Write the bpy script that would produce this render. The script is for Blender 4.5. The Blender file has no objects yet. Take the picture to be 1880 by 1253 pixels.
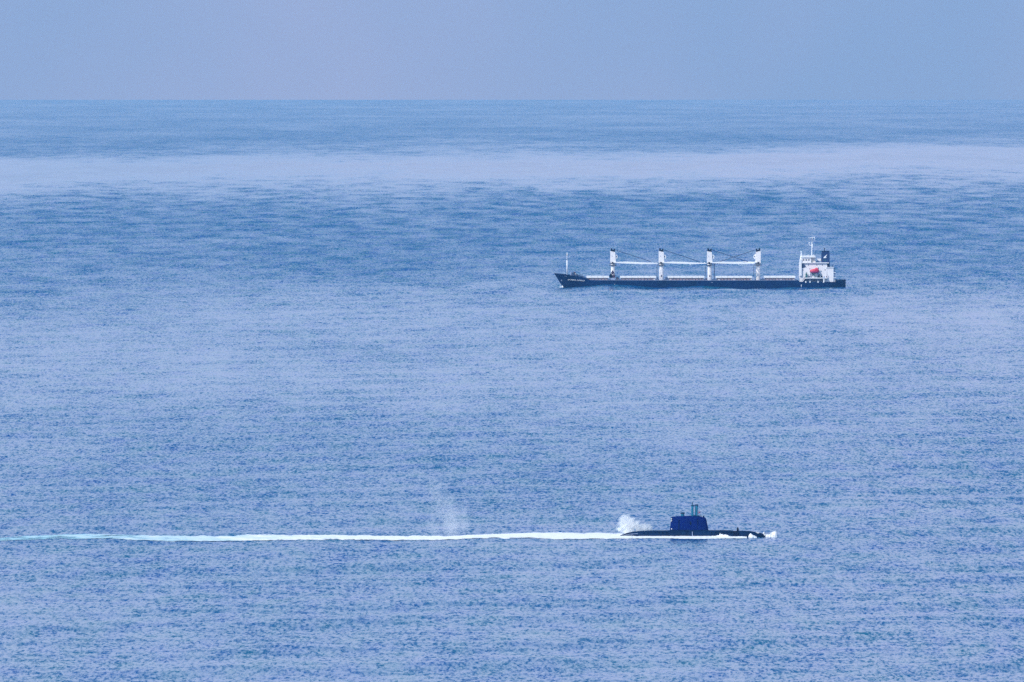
import bpy, bmesh, math, random
import numpy as np
from mathutils import Vector, Matrix, noise as mn

random.seed(7)
RNG = np.random.default_rng(11)
SC = bpy.context.scene
COL = SC.collection

# ------------------------------------------------------------------ camera
H = 200.0                      # the headland the photo is taken from, metres above the sea
RE = 6.37e6                    # earth radius: the sea bends away and ends at its true horizon
PP = 3.71e-5                   # tangent of the view angle of one photo pixel (1880 wide)
PITCH = (626.5 + 30.0) * PP
cam_d = bpy.data.cameras.new("camera")
cam = bpy.data.objects.new("camera", cam_d)
COL.objects.link(cam)
cam.location = (0, 0, H)
cam.rotation_euler = (math.pi / 2 - PITCH, 0, 0)
cam_d.sensor_width = 36.0
cam_d.lens = 18.0 / (940 * PP)
cam_d.clip_start = 1.0
cam_d.clip_end = 300000.0
SC.camera = cam

# ------------------------------------------------------------------ world and sun
CLOUD_X = 0.3
SUN_EL, SUN_AZ = math.radians(42), math.radians(222)
world = bpy.data.worlds.new("World")
SC.world = world
world.use_nodes = True
wt = world.node_tree
for n in list(wt.nodes):
    wt.nodes.remove(n)
w_out = wt.nodes.new("ShaderNodeOutputWorld")
w_bg = wt.nodes.new("ShaderNodeBackground")
w_sky = wt.nodes.new("ShaderNodeTexSky")
w_sky.sky_type = 'NISHITA'
w_sky.sun_disc = False
w_sky.sun_elevation = SUN_EL
w_sky.sun_rotation = SUN_AZ
w_sky.altitude = 200
w_sky.air_density = 1.2
w_sky.dust_density = 2.0
w_sky.ozone_density = 3.0
w_bg.inputs["Strength"].default_value = 0.115
# a thin veil of high haze: thickest at the horizon, thinning upward
w_geo = wt.nodes.new("ShaderNodeTexCoord")
w_sep = wt.nodes.new("ShaderNodeSeparateXYZ")
w_ramp = wt.nodes.new("ShaderNodeValToRGB")
w_mix = wt.nodes.new("ShaderNodeMix"); w_mix.data_type = 'RGBA'
VEIL = w_mix.inputs[7]
VEIL.default_value = (4.3, 4.6, 7.2, 1)
e = w_ramp.color_ramp
e.elements[0].position = 0.0; e.elements[0].color = (0.92, 0.92, 0.92, 1)
e.elements[1].position = 0.45; e.elements[1].color = (0.05, 0.05, 0.05, 1)
m_ = e.elements.new(0.10); m_.color = (0.80, 0.80, 0.80, 1)
m_ = e.elements.new(0.24); m_.color = (0.42, 0.42, 0.42, 1)
wt.links.new(w_geo.outputs["Generated"], w_sep.inputs[0])
wt.links.new(w_sep.outputs[2], w_ramp.inputs[0])
wt.links.new(w_ramp.outputs[0], w_mix.inputs[0])
w_tint = wt.nodes.new("ShaderNodeMix"); w_tint.data_type = 'RGBA'; w_tint.blend_type = 'MULTIPLY'
w_tint.inputs[0].default_value = 1.0
w_tint.inputs[7].default_value = (0.60, 0.95, 1.12, 1)
wt.links.new(w_sky.outputs[0], w_tint.inputs[6])
wt.links.new(w_tint.outputs[2], w_mix.inputs[6])
# uneven thin cloud in the veil, all round the sky
w_cn = wt.nodes.new("ShaderNodeTexNoise"); w_cn.inputs["Scale"].default_value = 20.0; w_cn.inputs["Detail"].default_value = 4
w_cm = wt.nodes.new("ShaderNodeMapping"); w_cm.inputs["Location"].default_value = (CLOUD_X, 0.0, 0.0)
w_cr = wt.nodes.new("ShaderNodeValToRGB")
w_cr.color_ramp.elements[0].position = 0.35; w_cr.color_ramp.elements[0].color = (2.70, 2.86, 4.05, 1)
w_cr.color_ramp.elements[1].position = 0.65; w_cr.color_ramp.elements[1].color = (3.80, 3.30, 4.35, 1)
wt.links.new(w_geo.outputs["Generated"], w_cm.inputs[0]); wt.links.new(w_cm.outputs[0], w_cn.inputs["Vector"])
wt.links.new(w_cn.outputs[0], w_cr.inputs[0])
# the veil is brightest some degrees above the horizon
w_lr = wt.nodes.new("ShaderNodeValToRGB"); el = w_lr.color_ramp
el.elements[0].position = 0.0; el.elements[0].color = (.5, .5, .5, 1)
el.elements[1].position = 0.6; el.elements[1].color = (.5, .5, .5, 1)
for p_, v_ in ((.012, .66), (.05, .80), (.12, .84), (.25, .70)):
    q_ = el.elements.new(p_); q_.color = (v_ * .92, v_ * 1.03, v_ * 1.06, 1)
wt.links.new(w_sep.outputs[2], w_lr.inputs[0])
w_ml = wt.nodes.new("ShaderNodeVectorMath"); w_ml.operation = 'MULTIPLY'
w_m2 = wt.nodes.new("ShaderNodeVectorMath"); w_m2.operation = 'SCALE'; w_m2.inputs["Scale"].default_value = 2.0
wt.links.new(w_cr.outputs[0], w_ml.inputs[0]); wt.links.new(w_lr.outputs[0], w_ml.inputs[1])
wt.links.new(w_ml.outputs[0], w_m2.inputs[0]); wt.links.new(w_m2.outputs[0], VEIL)
wt.links.new(w_mix.outputs[2], w_bg.inputs["Color"])
wt.links.new(w_bg.outputs[0], w_out.inputs[0])

sun_d = bpy.data.lights.new("sun", 'SUN')
sun_d.energy = 2.6
sun_d.angle = math.radians(4.0)
sun_d.color = (1.0, 0.93, 0.86)
sun = bpy.data.objects.new("sun", sun_d)
COL.objects.link(sun)
sdir = Vector((math.sin(SUN_AZ) * math.cos(SUN_EL), math.cos(SUN_AZ) * math.cos(SUN_EL), math.sin(SUN_EL)))
sun.rotation_euler = (-sdir).to_track_quat('-Z', 'Y').to_euler()

SC.view_settings.view_transform = 'Standard'
SC.view_settings.look = 'None'
SC.view_settings.gamma = 1
SC.view_settings.use_curve_mapping = False
SC.view_settings.exposure = 0.36
SC.render.engine = 'CYCLES'
SC.cycles.use_denoising = False
SC.cycles.volume_bounces = 8
SC.cycles.max_bounces = 10
SC.cycles.transparent_max_bounces = 16
SC.cycles.sample_clamp_indirect = 4.0

# ------------------------------------------------------------------ placing helpers
def ang_of(py):
    return PITCH + math.atan((py - 626.5) * PP)

def d_of(py):
    """distance at which the curved sea shows at photo row py"""
    t = math.tan(ang_of(py))
    a, b, c = 1 / (2 * RE), -t, H
    disc = b * b - 4 * a * c
    if disc < 0:
        return math.sqrt(2 * H * RE)
    return (-b - math.sqrt(disc)) / (2 * a)

def x_of(px, d):
    return (px - 940) * PP * d * 1.0003

def drop(d):
    return -d * d / (2 * RE)

# ------------------------------------------------------------------ swell
WAVES = []
_r = random.Random(5)
for lam, amp in ((150, .24), (118, .22), (93, .20), (74, .17), (61, .15), (47, .12), (36, .08), (27, .06), (21, .045)):
    a_ = math.radians(_r.uniform(-85, 85) + 80)
    WAVES.append((2 * math.pi / lam * math.cos(a_), 2 * math.pi / lam * math.sin(a_), amp, _r.uniform(0, 6.28)))

def swell(x, y):
    h = 0
    for kx, ky, a, p in WAVES:
        h = h + a * np.sin(kx * x + ky * y + p)
    # the submarine's own lee lies calmer
    calm = 1 - .85 * np.exp(-((x - 65) / 45.0) ** 2 - ((y - 5365) / 60.0) ** 2)
    near_ship = 1 + 2.4 * np.exp(-((x - 128) / 160.0) ** 2 - ((y - 10000) / 260.0) ** 2)
    return h * 0.9 * calm * near_ship

def wake_edge():
    pts = [(-700, 993), (0, 993.2), (130, 991.8), (270, 994.2), (400, 991.2), (600, 990), (700, 989), (860, 990.9), (1140, 989.4)]
    px = np.array([p[0] for p in pts]); yy = np.array([d_of(p[1]) for p in pts])
    return (px - 940) * PP * 5365, yy
def wake_ridge(x, y):
    """low wave standing along the near side of the wake"""
    ex, ey = wake_edge()
    yc = np.interp(x, ex, ey) + 38
    along = np.clip((40 - np.asarray(x)) / 20, 0, 1) * np.clip((np.asarray(x) + 420) / 60, 0, 1)
    return (0.55 + .15 * np.sin(x * .11)) * np.exp(-((y - yc) / 24.0) ** 2) * along - 0.40 * np.exp(-((y - yc + 56) / 13.0) ** 2) * along

def sea_z(x, y):
    r2 = x * x + y * y
    return swell(x, y) + wake_ridge(x, y) - r2 / (2 * RE)

# ------------------------------------------------------------------ materials
MATS = {}
def N(nt, kind, **kw):
    n = nt.nodes.new(kind)
    for k, v in kw.items():
        setattr(n, k, v)
    return n

def paint(name, col, rough=0.5, var=0.12, scale=0.6, streak=0.0, streak_col=(0.12, 0.06, 0.04), metallic=0.0, spec=0.4):
    if name in MATS:
        return MATS[name]
    m = bpy.data.materials.new(name)
    m.use_nodes = True
    nt = m.node_tree
    b = nt.nodes["Principled BSDF"]
    b.inputs["Roughness"].default_value = rough
    b.inputs["Metallic"].default_value = metallic
    b.inputs["Specular IOR Level"].default_value = spec
    tc = N(nt, "ShaderNodeTexCoord")
    ns = N(nt, "ShaderNodeTexNoise")
    ns.inputs["Scale"].default_value = scale
    ns.inputs["Detail"].default_value = 6
    nt.links.new(tc.outputs["Object"], ns.inputs["Vector"])
    rp = N(nt, "ShaderNodeValToRGB")
    rp.color_ramp.elements[0].position = 0.3
    rp.color_ramp.elements[1].position = 0.7
    rp.color_ramp.elements[0].color = tuple(c * (1 - var) for c in col) + (1,)
    rp.color_ramp.elements[1].color = tuple(min(1, c * (1 + var)) for c in col) + (1,)
    nt.links.new(ns.outputs[0], rp.inputs[0])
    last = rp.outputs[0]
    if streak:
        mp = N(nt, "ShaderNodeMapping"); mp.inputs["Scale"].default_value = (1.1, 1.1, 0.12)
        n2 = N(nt, "ShaderNodeTexNoise"); n2.inputs["Scale"].default_value = 1.0; n2.inputs["Detail"].default_value = 5
        r2 = N(nt, "ShaderNodeValToRGB")
        r2.color_ramp.elements[0].position = 0.56; r2.color_ramp.elements[0].color = (0, 0, 0, 1)
        r2.color_ramp.elements[1].position = 0.75; r2.color_ramp.elements[1].color = (streak,) * 3 + (1,)
        mx = N(nt, "ShaderNodeMix"); mx.data_type = 'RGBA'
        nt.links.new(tc.outputs["Object"], mp.inputs[0]); nt.links.new(mp.outputs[0], n2.inputs["Vector"])
        nt.links.new(n2.outputs[0], r2.inputs[0]); nt.links.new(r2.outputs[0], mx.inputs[0])
        nt.links.new(last, mx.inputs[6]); mx.inputs[7].default_value = streak_col + (1,)
        last = mx.outputs[2]
    nt.links.new(last, b.inputs["Base Color"])
    MATS[name] = m
    return m

def M_white(): return paint("white_ship_paint", (0.86, 0.82, 0.83), 0.55, 0.05, 0.7, 0.25, (0.5, 0.38, 0.33))
def M_bright(): return paint("bright_white_paint", (0.86, 0.86, 0.88), 0.5, 0.03, 1.0)
def M_cream(): return paint("cream_paint", (0.72, 0.64, 0.60), 0.55, 0.06, 0.7)
def M_navy(): return paint("navy_hull_paint", (0.001, 0.018, 0.09), 0.5, 0.25, 0.12, 0.35, (0.004, 0.03, 0.08), spec=0.08)
def M_navy2(): return paint("dark_navy_paint", (0.001, 0.005, 0.028), 0.6, 0.2, 0.8, spec=0.08)
def M_funnel(): return paint("funnel_blue_paint", (0.006, 0.03, 0.13), 0.5, 0.15, 0.5)
def M_deck(): return paint("deck_grey_blue_paint", (0.06, 0.09, 0.2), 0.7, 0.3, 0.4)
def M_rust(): return paint("rusty_pink_coaming_paint", (0.33, 0.20, 0.20), 0.7, 0.35, 0.5)
def M_red(): return paint("lifeboat_red_paint", (0.75, 0.05, 0.10), 0.45, 0.1, 1.5)
def M_maroon(): return paint("lifeboat_dark_red", (0.28, 0.02, 0.12), 0.45, 0.1, 1.5)
def M_purple(): return paint("dark_purple_steel", (0.05, 0.025, 0.07), 0.6, 0.4, 1.0)
def M_black(): return paint("black_glass", (0.012, 0.014, 0.03), 0.2, 0.2, 2.0)
def M_teal(): return paint("teal_green_machinery_paint", (0.02, 0.15, 0.16), 0.5, 0.3, 1.5)
def M_gear(): return paint("blue_grey_machinery_paint", (0.04, 0.07, 0.16), 0.6, 0.5, 0.9)
def M_greybl(): return paint("pale_blue_grey_paint", (0.30, 0.36, 0.52), 0.6, 0.15, 0.9)
def M_wire(): return paint("dark_blue_wire", (0.004, 0.02, 0.09), 0.6, 0.1, 1.0)
def M_sub(): return paint("submarine_hull_coating", (0.0006, 0.013, 0.055), 0.6, 0.35, 0.35, 0.4, (0.001, 0.03, 0.075), spec=0.08)
def M_sail(): return paint("submarine_sail_blue_paint", (0.0002, 0.010, 0.115), 0.7, 0.12, 0.5, spec=0.04)
def M_mastt(): return paint("submarine_mast_teal_paint", (0.003, 0.15, 0.27), 0.45, 0.25, 1.2)
def M_mastd(): return paint("submarine_mast_dark_paint", (0.004, 0.03, 0.08), 0.5, 0.25, 1.2)
def M_cloth(): return paint("dark_navy_clothes", (0.012, 0.015, 0.05), 0.9, 0.2, 6)
def M_skin(): return paint("skin", (0.42, 0.25, 0.18), 0.6, 0.1, 8)
def M_flagw(): return paint("white_flag_cloth", (0.8, 0.75, 0.85), 0.8, 0.05, 5)
def M_flagr(): return paint("pale_red_flag_cloth", (0.62, 0.2, 0.3), 0.8, 0.05, 5)

# ------------------------------------------------------------------ object helpers
def thing(name, loc, label, cat, group=None):
    o = bpy.data.objects.new(name, None)
    COL.objects.link(o)
    o.location = loc
    o["label"] = label; o["category"] = cat
    if group: o["group"] = group
    return o

def link(name, me, mat, parent=None, loc=None, label=None):
    me.materials.append(mat)
    o = bpy.data.objects.new(name, me)
    COL.objects.link(o)
    if parent is not None: o.parent = parent
    if loc is not None: o.location = loc
    if label: o["label"] = label
    return o

class MB:
    def __init__(s):
        s.bm = bmesh.new()
    def box(s, x0, x1, y0, y1, z0, z1):
        v = [s.bm.verts.new(c) for c in ((x0,y0,z0),(x1,y0,z0),(x1,y1,z0),(x0,y1,z0),(x0,y0,z1),(x1,y0,z1),(x1,y1,z1),(x0,y1,z1))]
        for f in ((3,2,1,0),(4,5,6,7),(0,1,5,4),(1,2,6,5),(2,3,7,6),(3,0,4,7)):
            s.bm.faces.new([v[i] for i in f])
        return s
    def prism(s, pts, y0, y1):
        """polygon in the x-z plane, extruded in y"""
        a = [s.bm.verts.new((x, y0, z)) for x, z in pts]
        b = [s.bm.verts.new((x, y1, z)) for x, z in pts]
        n = len(pts)
        s.bm.faces.new(a); s.bm.faces.new(b[::-1])
        for i in range(n):
            j = (i + 1) % n
            s.bm.faces.new((a[j], a[i], b[i], b[j]))
        return s
    def tube(s, p0, p1, r0, r1=None, n=10):
        p0, p1 = Vector(p0), Vector(p1)
        r1 = r0 if r1 is None else r1
        d = (p1 - p0).normalized()
        u = d.orthogonal().normalized(); w = d.cross(u)
        A, B = [], []
        for i in range(n):
            t = 2 * math.pi * i / n
            q = u * math.cos(t) + w * math.sin(t)
            A.append(s.bm.verts.new(p0 + q * r0)); B.append(s.bm.verts.new(p1 + q * r1))
        s.bm.faces.new(A[::-1]); s.bm.faces.new(B)
        for i in range(n):
            j = (i + 1) % n
            s.bm.faces.new((A[i], A[j], B[j], B[i]))
        return s
    def ball(s, c, r, sx=1, sy=1, sz=1, seg=14, rings=9):
        mat = Matrix.Translation(c) @ Matrix.Diagonal((r * sx, r * sy, r * sz, 1))
        bmesh.ops.create_uvsphere(s.bm, u_segments=seg, v_segments=rings, radius=1, matrix=mat)
        return s
    def ring(s, c, R, r, axis='y', n=18, m=6):
        rows = []
        for i in range(n):
            t = 2 * math.pi * i / n
            row = []
            for j in range(m):
                p = 2 * math.pi * j / m
                rr = R + r * math.cos(p); o = r * math.sin(p)
                if axis == 'y': v = (c[0] + rr * math.cos(t), c[1] + o, c[2] + rr * math.sin(t))
                else: v = (c[0] + rr * math.cos(t), c[1] + rr * math.sin(t), c[2] + o)
                row.append(s.bm.verts.new(v))
            rows.append(row)
        for i in range(n):
            for j in range(m):
                s.bm.faces.new((rows[i][j], rows[(i+1)%n][j], rows[(i+1)%n][(j+1)%m], rows[i][(j+1)%m]))
        return s
    def build(s, name, mat, parent=None, loc=None, smooth=False, label=None, bevel=0):
        if bevel:
            bmesh.ops.bevel(s.bm, geom=list(s.bm.edges), offset=bevel, segments=2, affect='EDGES', profile=0.6)
        bmesh.ops.recalc_face_normals(s.bm, faces=s.bm.faces)
        me = bpy.data.meshes.new(name)
        s.bm.to_mesh(me); s.bm.free()
        if smooth:
            for p in me.polygons: p.use_smooth = True
        return link(name, me, mat, parent, loc, label)

def copy_tree(o, parent=None):
    c = o.copy(); COL.objects.link(c); c.parent = parent
    for ch in [x for x in bpy.data.objects if x.parent == o]:
        copy_tree(ch, c)
    return c

# ------------------------------------------------------------------ the sea
def build_sea():
    fine = np.linspace(-0.0495, 0.0495, 600)
    step = fine[1] - fine[0]
    out = []
    a, s_ = fine[-1], step
    while a < math.pi - 0.12:
        s_ = min(s_ * 1.35, 0.12)
        a += s_
        out.append(a)
    out = np.array(out[:-1] if out[-1] > math.pi - 0.05 else out)
    ang = np.concatenate((-out[::-1], fine, out))
    near = np.array([30, 120, 300, 600, 1000, 1500, 2000, 2500, 3000, 3400, 3700, 3950])
    pys = np.linspace(1330, 183.0, 1200)
    far = np.array([d_of(p) for p in pys])
    far = np.maximum.accumulate(far)
    far = far[np.concatenate(([True], np.diff(far) > 1.0))]
    far = far[far < 50000]
    rad = np.concatenate((near, far, [51500, 53500, 56000, 59000]))
    A, R = np.meshgrid(ang, rad)
    X = R * np.sin(A); Y = R * np.cos(A)
    sw = swell(X, Y)
    # mesh too coarse for swell outside the dense sector: fade it there
    fade = np.clip(1 - (np.abs(A) - 0.05) / 0.02, 0, 1)
    # faint out past the distance where rows are wider than the swell
    fade = fade * np.clip((26000 - R) / 8000, 0.15, 1)
    Z = sw * fade + wake_ridge(X, Y) * (np.abs(A) < .1) - R * R / (2 * RE)
    # a few steeper single crests (photo columns/rows)
    for px, py, wx, hh in ((30, 967.5, 7, .6), (325, 968, 2.6, .95), (358, 968.5, 2.5, .6), (1050, 975.5, 6, .55), (742, 975.5, 3, .5)):
        d = d_of(py); cx = x_of(px, d)
        i = np.exp(-((X - cx) / wx) ** 2 - ((Y - d) / 7.0) ** 2)
        Z = Z + hh * i
    nr, nc = X.shape
    co = np.stack((X, Y, Z), -1).reshape(-1, 3).astype(np.float32)
    i, j = np.meshgrid(np.arange(nr - 1), np.arange(nc - 1), indexing='ij')
    q = np.stack((i * nc + j, i * nc + j + 1, (i + 1) * nc + j + 1, (i + 1) * nc + j), -1).reshape(-1, 4)
    q = q[:, ::-1]
    # close the circle behind the camera
    k = np.arange(nr - 1)
    seam = np.stack((k * nc + nc - 1, k * nc, (k + 1) * nc, (k + 1) * nc + nc - 1), -1)[:, ::-1]
    q = np.concatenate((q, seam))
    me = bpy.data.meshes.new("water")
    me.vertices.add(len(co)); me.vertices.foreach_set("co", co.ravel())
    me.loops.add(q.size); me.loops.foreach_set("vertex_index", q.ravel().astype(np.int32))
    me.polygons.add(len(q))
    me.polygons.foreach_set("loop_start", (np.arange(len(q)) * 4).astype(np.int32))
    me.polygons.foreach_set("use_smooth", np.ones(len(q), bool))
    me.update(calc_edges=True)
    if me.polygons[len(q) // 2].normal.z < 0:
        me.flip_normals()
    return me

def math_n(nt, op, a, b=None, c=None, clamp=False):
    n = nt.nodes.new("ShaderNodeMath"); n.operation = op; n.use_clamp = clamp
    for i, v in enumerate((a, b, c)):
        if v is None: continue
        if isinstance(v, (int, float)): n.inputs[i].default_value = v
        else: nt.links.new(v, n.inputs[i])
    return n.outputs[0]

def sea_material():
    m = bpy.data.materials.new("sea_water")
    m.use_nodes = True
    nt = m.node_tree
    b = nt.nodes["Principled BSDF"]
    geo = N(nt, "ShaderNodeNewGeometry")
    sep = N(nt, "ShaderNodeSeparateXYZ"); nt.links.new(geo.outputs["Position"], sep.inputs[0])
    X, Y = sep.outputs[0], sep.outputs[1]

    def noise(sx, sy, detail=2.0, rough=0.55, off=0.0, color=False, dist=0.0):
        cb = N(nt, "ShaderNodeCombineXYZ")
        nt.links.new(math_n(nt, 'MULTIPLY_ADD', X, 1 / sx, off), cb.inputs[0])
        nt.links.new(math_n(nt, 'MULTIPLY_ADD', Y, 1 / sy, off * 1.7), cb.inputs[1])
        cb.inputs[2].default_value = off
        n = N(nt, "ShaderNodeTexNoise")
        n.inputs["Scale"].default_value = 1.0
        n.inputs["Detail"].default_value = detail
        n.inputs["Roughness"].default_value = rough
        n.inputs["Distortion"].default_value = dist
        nt.links.new(cb.outputs[0], n.inputs["Vector"])
        return n.outputs[1] if color else n.outputs[0]

    # --- wind: how ruffled the water is, patch by patch, out to the horizon
    warp = math_n(nt, 'SUBTRACT', noise(900, 5200, 3, 0.55, 3.1), 0.5)
    warp2 = math_n(nt, 'SUBTRACT', noise(120, 900, 3, 0.6, 9.4), 0.5)
    k = math_n(nt, 'DIVIDE', 4000.0, Y)
    k = math_n(nt, 'ADD', k, math_n(nt, 'MULTIPLY', math_n(nt, 'MULTIPLY', warp, 0.34), k))
    k = math_n(nt, 'ADD', k, math_n(nt, 'MULTIPLY', math_n(nt, 'MULTIPLY', warp2, 0.15), k))
    # a slow drift so bands are not parallel to the shot
    k = math_n(nt, 'ADD', k, math_n(nt, 'MULTIPLY', math_n(nt, 'MULTIPLY', math_n(nt, 'DIVIDE', X, Y), 0.9), k))
    ramp = N(nt, "ShaderNodeValToRGB")
    cr = ramp.color_ramp; cr.interpolation = 'B_SPLINE'
    stops = WIND
    while len(cr.elements) < len(stops): cr.elements.new(0.5)
    ks = sorted((min(1, 4000 / d_of(py)), v) for py, v in stops)
    for el, (p_, v) in zip(cr.elements, ks):
        el.position = p_; el.color = (v, v, v, 1)
    nt.links.new(k, ramp.inputs[0])
    wind = ramp.outputs[0]
    patch = math_n(nt, 'SUBTRACT', noise(95, 700, 5, 0.62, 21.0, dist=0.6), 0.5)
    broad = math_n(nt, 'SUBTRACT', noise(260, 1500, 3, 0.5, 41.0, dist=0.4), 0.5)
    wind = math_n(nt, 'ADD', wind, math_n(nt, 'MULTIPLY', math_n(nt, 'MULTIPLY', broad, wind), 1.2))
    wind = math_n(nt, 'ADD', wind, math_n(nt, 'MULTIPLY', patch, 0.42), clamp=True)

    # --- wave facets: slope of the chop, several sizes
    n1 = noise(1.1, 8.5, 4, 0.68, 1.3, dist=0.5)
    n2 = noise(4.4, 24, 3, 0.6, 5.7, dist=0.8)
    n3 = noise(30, 200, 3, 0.55, 8.9)
    nx = noise(3.5, 18, 2, 0.5, 14.2)
    s = math_n(nt, 'MULTIPLY', math_n(nt, 'SUBTRACT', n1, 0.5), 1.5)
    s = math_n(nt, 'MULTIPLY_ADD', math_n(nt, 'SUBTRACT', n2, 0.5), 0.5, s)
    far = math_n(nt, 'MULTIPLY_ADD', Y, 1 / 9000.0, -0.75, clamp=True)
    far = math_n(nt, 'MULTIPLY', far, math_n(nt, 'MULTIPLY_ADD', Y, -1 / 9000.0, 2.7, clamp=True))
    s = math_n(nt, 'ADD', math_n(nt, 'MULTIPLY', math_n(nt, 'SUBTRACT', n3, 0.5), math_n(nt, 'MULTIPLY_ADD', far, 0.65, 0.2)), s)
    # lognormal spread of slopes: mostly gentle faces, sparse steep ones that look dark
    sl = math_n(nt, 'POWER', 2.718, math_n(nt, 'MULTIPLY', s, 6.8))
    sl = math_n(nt, 'MINIMUM', math_n(nt, 'MULTIPLY', sl, 0.34), 3.0)
    amp = math_n(nt, 'MULTIPLY_ADD', wind, AMP1, AMP0)
    sy = math_n(nt, 'MULTIPLY', math_n(nt, 'MULTIPLY', sl, amp), -1.0)
    sx = math_n(nt, 'MULTIPLY', math_n(nt, 'SUBTRACT', nx, 0.5), math_n(nt, 'MULTIPLY', amp, 1.2))
    cb = N(nt, "ShaderNodeCombineXYZ")
    nt.links.new(sx, cb.inputs[0]); nt.links.new(sy, cb.inputs[1]); cb.inputs[2].default_value = 0.0
    va = N(nt, "ShaderNodeVectorMath", operation='ADD')
    nt.links.new(geo.outputs["Normal"], va.inputs[0]); nt.links.new(cb.outputs[0], va.inputs[1])
    vn = N(nt, "ShaderNodeVectorMath", operation='NORMALIZE')
    nt.links.new(va.outputs[0], vn.inputs[0])
    nt.links.new(vn.outputs[0], b.inputs["Normal"])
    nt.links.new(math_n(nt, 'MULTIPLY_ADD', wind, 0.10, 0.10), b.inputs["Roughness"])
    b.inputs["IOR"].default_value = 1.33
    # body colour of the water: deep blue with greener patches
    mx = N(nt, "ShaderNodeMix"); mx.data_type = 'RGBA'
    mx.inputs[6].default_value = (0.001, 0.062, 0.26, 1)
    mx.inputs[7].default_value = (0.003, 0.11, 0.20, 1)
    nt.links.new(math_n(nt, 'MULTIPLY_ADD', noise(14, 90, 4, 0.65, 33.0), 3.0, -1.0, clamp=True), mx.inputs[0])
    nt.links.new(mx.outputs[2], b.inputs["Base Color"])
    return m

# how ruffled the sea is at the rows of the photo (1 = windy, 0 = slick)
WIND = [(1400, .38), (1120, .42), (1000, .52), (850, .50), (730, .39), (640, .32), (580, .31), (535, .48),
        (480, .85), (385, 1.0), (356, .70), (338, .30), (318, .03), (300, .0), (288, .10), (274, .45), (260, .92), (240, .66), (215, .62), (186, .50)]
AMP0, AMP1 = 0.012, 0.35
water = link("water", build_sea(), sea_material())
water["kind"] = "structure"

# ------------------------------------------------------------------ the air
mh = bpy.data.materials.new("haze_air")
mh.use_nodes = True
nt = mh.node_tree
nt.nodes.remove(nt.nodes["Principled BSDF"])
pv = nt.nodes.new("ShaderNodeVolumePrincipled")
pv.inputs["Color"].default_value = (0.27, 0.66, 0.95, 1)
pv.inputs["Density"].default_value = 1.15e-5
nt.links.new(pv.outputs[0], nt.nodes["Material Output"].inputs["Volume"])
hz = MB().box(-62000, 62000, -62000, 62000, -300, 215).build("haze", mh)
hz["kind"] = "stuff"

# ================================================================== cargo ship
DS = d_of(528.4)
SS = PP * DS
SX = x_of(1284.5, DS)
SZ = drop(DS)
def fx(px): return (px - 1284.5) * SS
def fz(py): return (528.4 - py) * SS
ship = thing("cargo_ship", (SX, DS, SZ), "long dark blue cargo ship with four white deck cranes and a white deckhouse aft", "ship")
BEAM = 15.0

def interp(tab, x):
    return float(np.interp(x, [t[0] for t in tab], [t[1] for t in tab]))
TOP = [(1017, 501.8), (1030, 503.3), (1042, 504.6), (1060, 507.0), (1072, 509.6), (1080, 512.8), (1086, 513.6), (1300, 514.2), (1462, 513.9), (1467, 516.8), (1534, 517.3), (1537, 514.6), (1553, 514.3)]
def ztop(px): return fz(interp(TOP, px))
def stem_px(z):
    return 1033.4 - (z / SS) * (16.2 / 26.4) if z > 0 else 1033.4 - z / SS * 0.1
def halfb(px, z):
    f = max(0.0, px - stem_px(z)) / 62.0
    zf = min(1, max(0, z / 9.0))
    p = 0.95 - 0.40 * zf
    w = BEAM * min(1.0, f) ** p if f < 1 else BEAM
    if f < 1: w = BEAM * (1 - (1 - min(1, f)) ** (1.6 + 1.2 * zf))
    if px > 1500:
        g = (px - 1500) / 53.0
        w *= 1 - (0.42 - 0.22 * zf) * g * g
    return w

def build_hull():
    bm = bmesh.new()
    pxs = list(np.linspace(0, 1, 24) ** 1.5 * 75 / 535) + list(np.linspace(75 / 535, 1, 60)[1:])
    extra = [(p - 1017) / 536 for p in (1462, 1467, 1534, 1537)]
    us = sorted(pxs + extra)
    zl = [-3.5, 0, 1.2, 2.4, 3.6, 4.8, None]
    rows = []
    for side in (-1, 1):
        R = []
        for u in us:
            row = []
            for i, z in enumerate(zl):
                if z is None:
                    px = stem_px(fz(501.8)) + u * (1553 - stem_px(fz(501.8)))
                    zz = ztop(px)
                else:
                    px = stem_px(z); px = px + u * ((1552 - (0.4 * (z < 1))) - px)
                    zz = min(z, ztop(px) - 0.05)
                row.append(bm.verts.new((fx(px), side * halfb(px, zz), zz)))
            R.append(row)
        rows.append(R)
        for a, b in zip(R, R[1:]):
            for i in range(len(zl) - 1):
                bm.faces.new((a[i], b[i], b[i + 1], a[i + 1]))
    L, Rr = rows
    for i in range(len(zl) - 1):       # transom
        bm.faces.new((L[-1][i], L[-1][i + 1], Rr[-1][i + 1], Rr[-1][i]))
    bmesh.ops.remove_doubles(bm, verts=bm.verts, dist=0.01)
    bmesh.ops.recalc_face_normals(bm, faces=bm.faces)
    me = bpy.data.meshes.new("hull"); bm.to_mesh(me); bm.free()
    return link("hull", me, M_navy(), ship)
hull = build_hull()

# deck plating just below the sheer
bm = bmesh.new()
prev = None
for px in list(np.linspace(1019, 1078, 14)) + list(np.linspace(1084, 1462, 20)) + [1468, 1500, 1520, 1534, 1551]:
    z = ztop(px) - 0.7
    w = max(0.05, halfb(px, z) - 0.15)
    v = (bm.verts.new((fx(px), -w, z)), bm.verts.new((fx(px), w, z)))
    if prev: bm.faces.new((prev[0], v[0], v[1], prev[1]))
    prev = v
me = bpy.data.meshes.new("deck"); bm.to_mesh(me); bm.free()
link("deck", me, M_deck(), ship)

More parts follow.
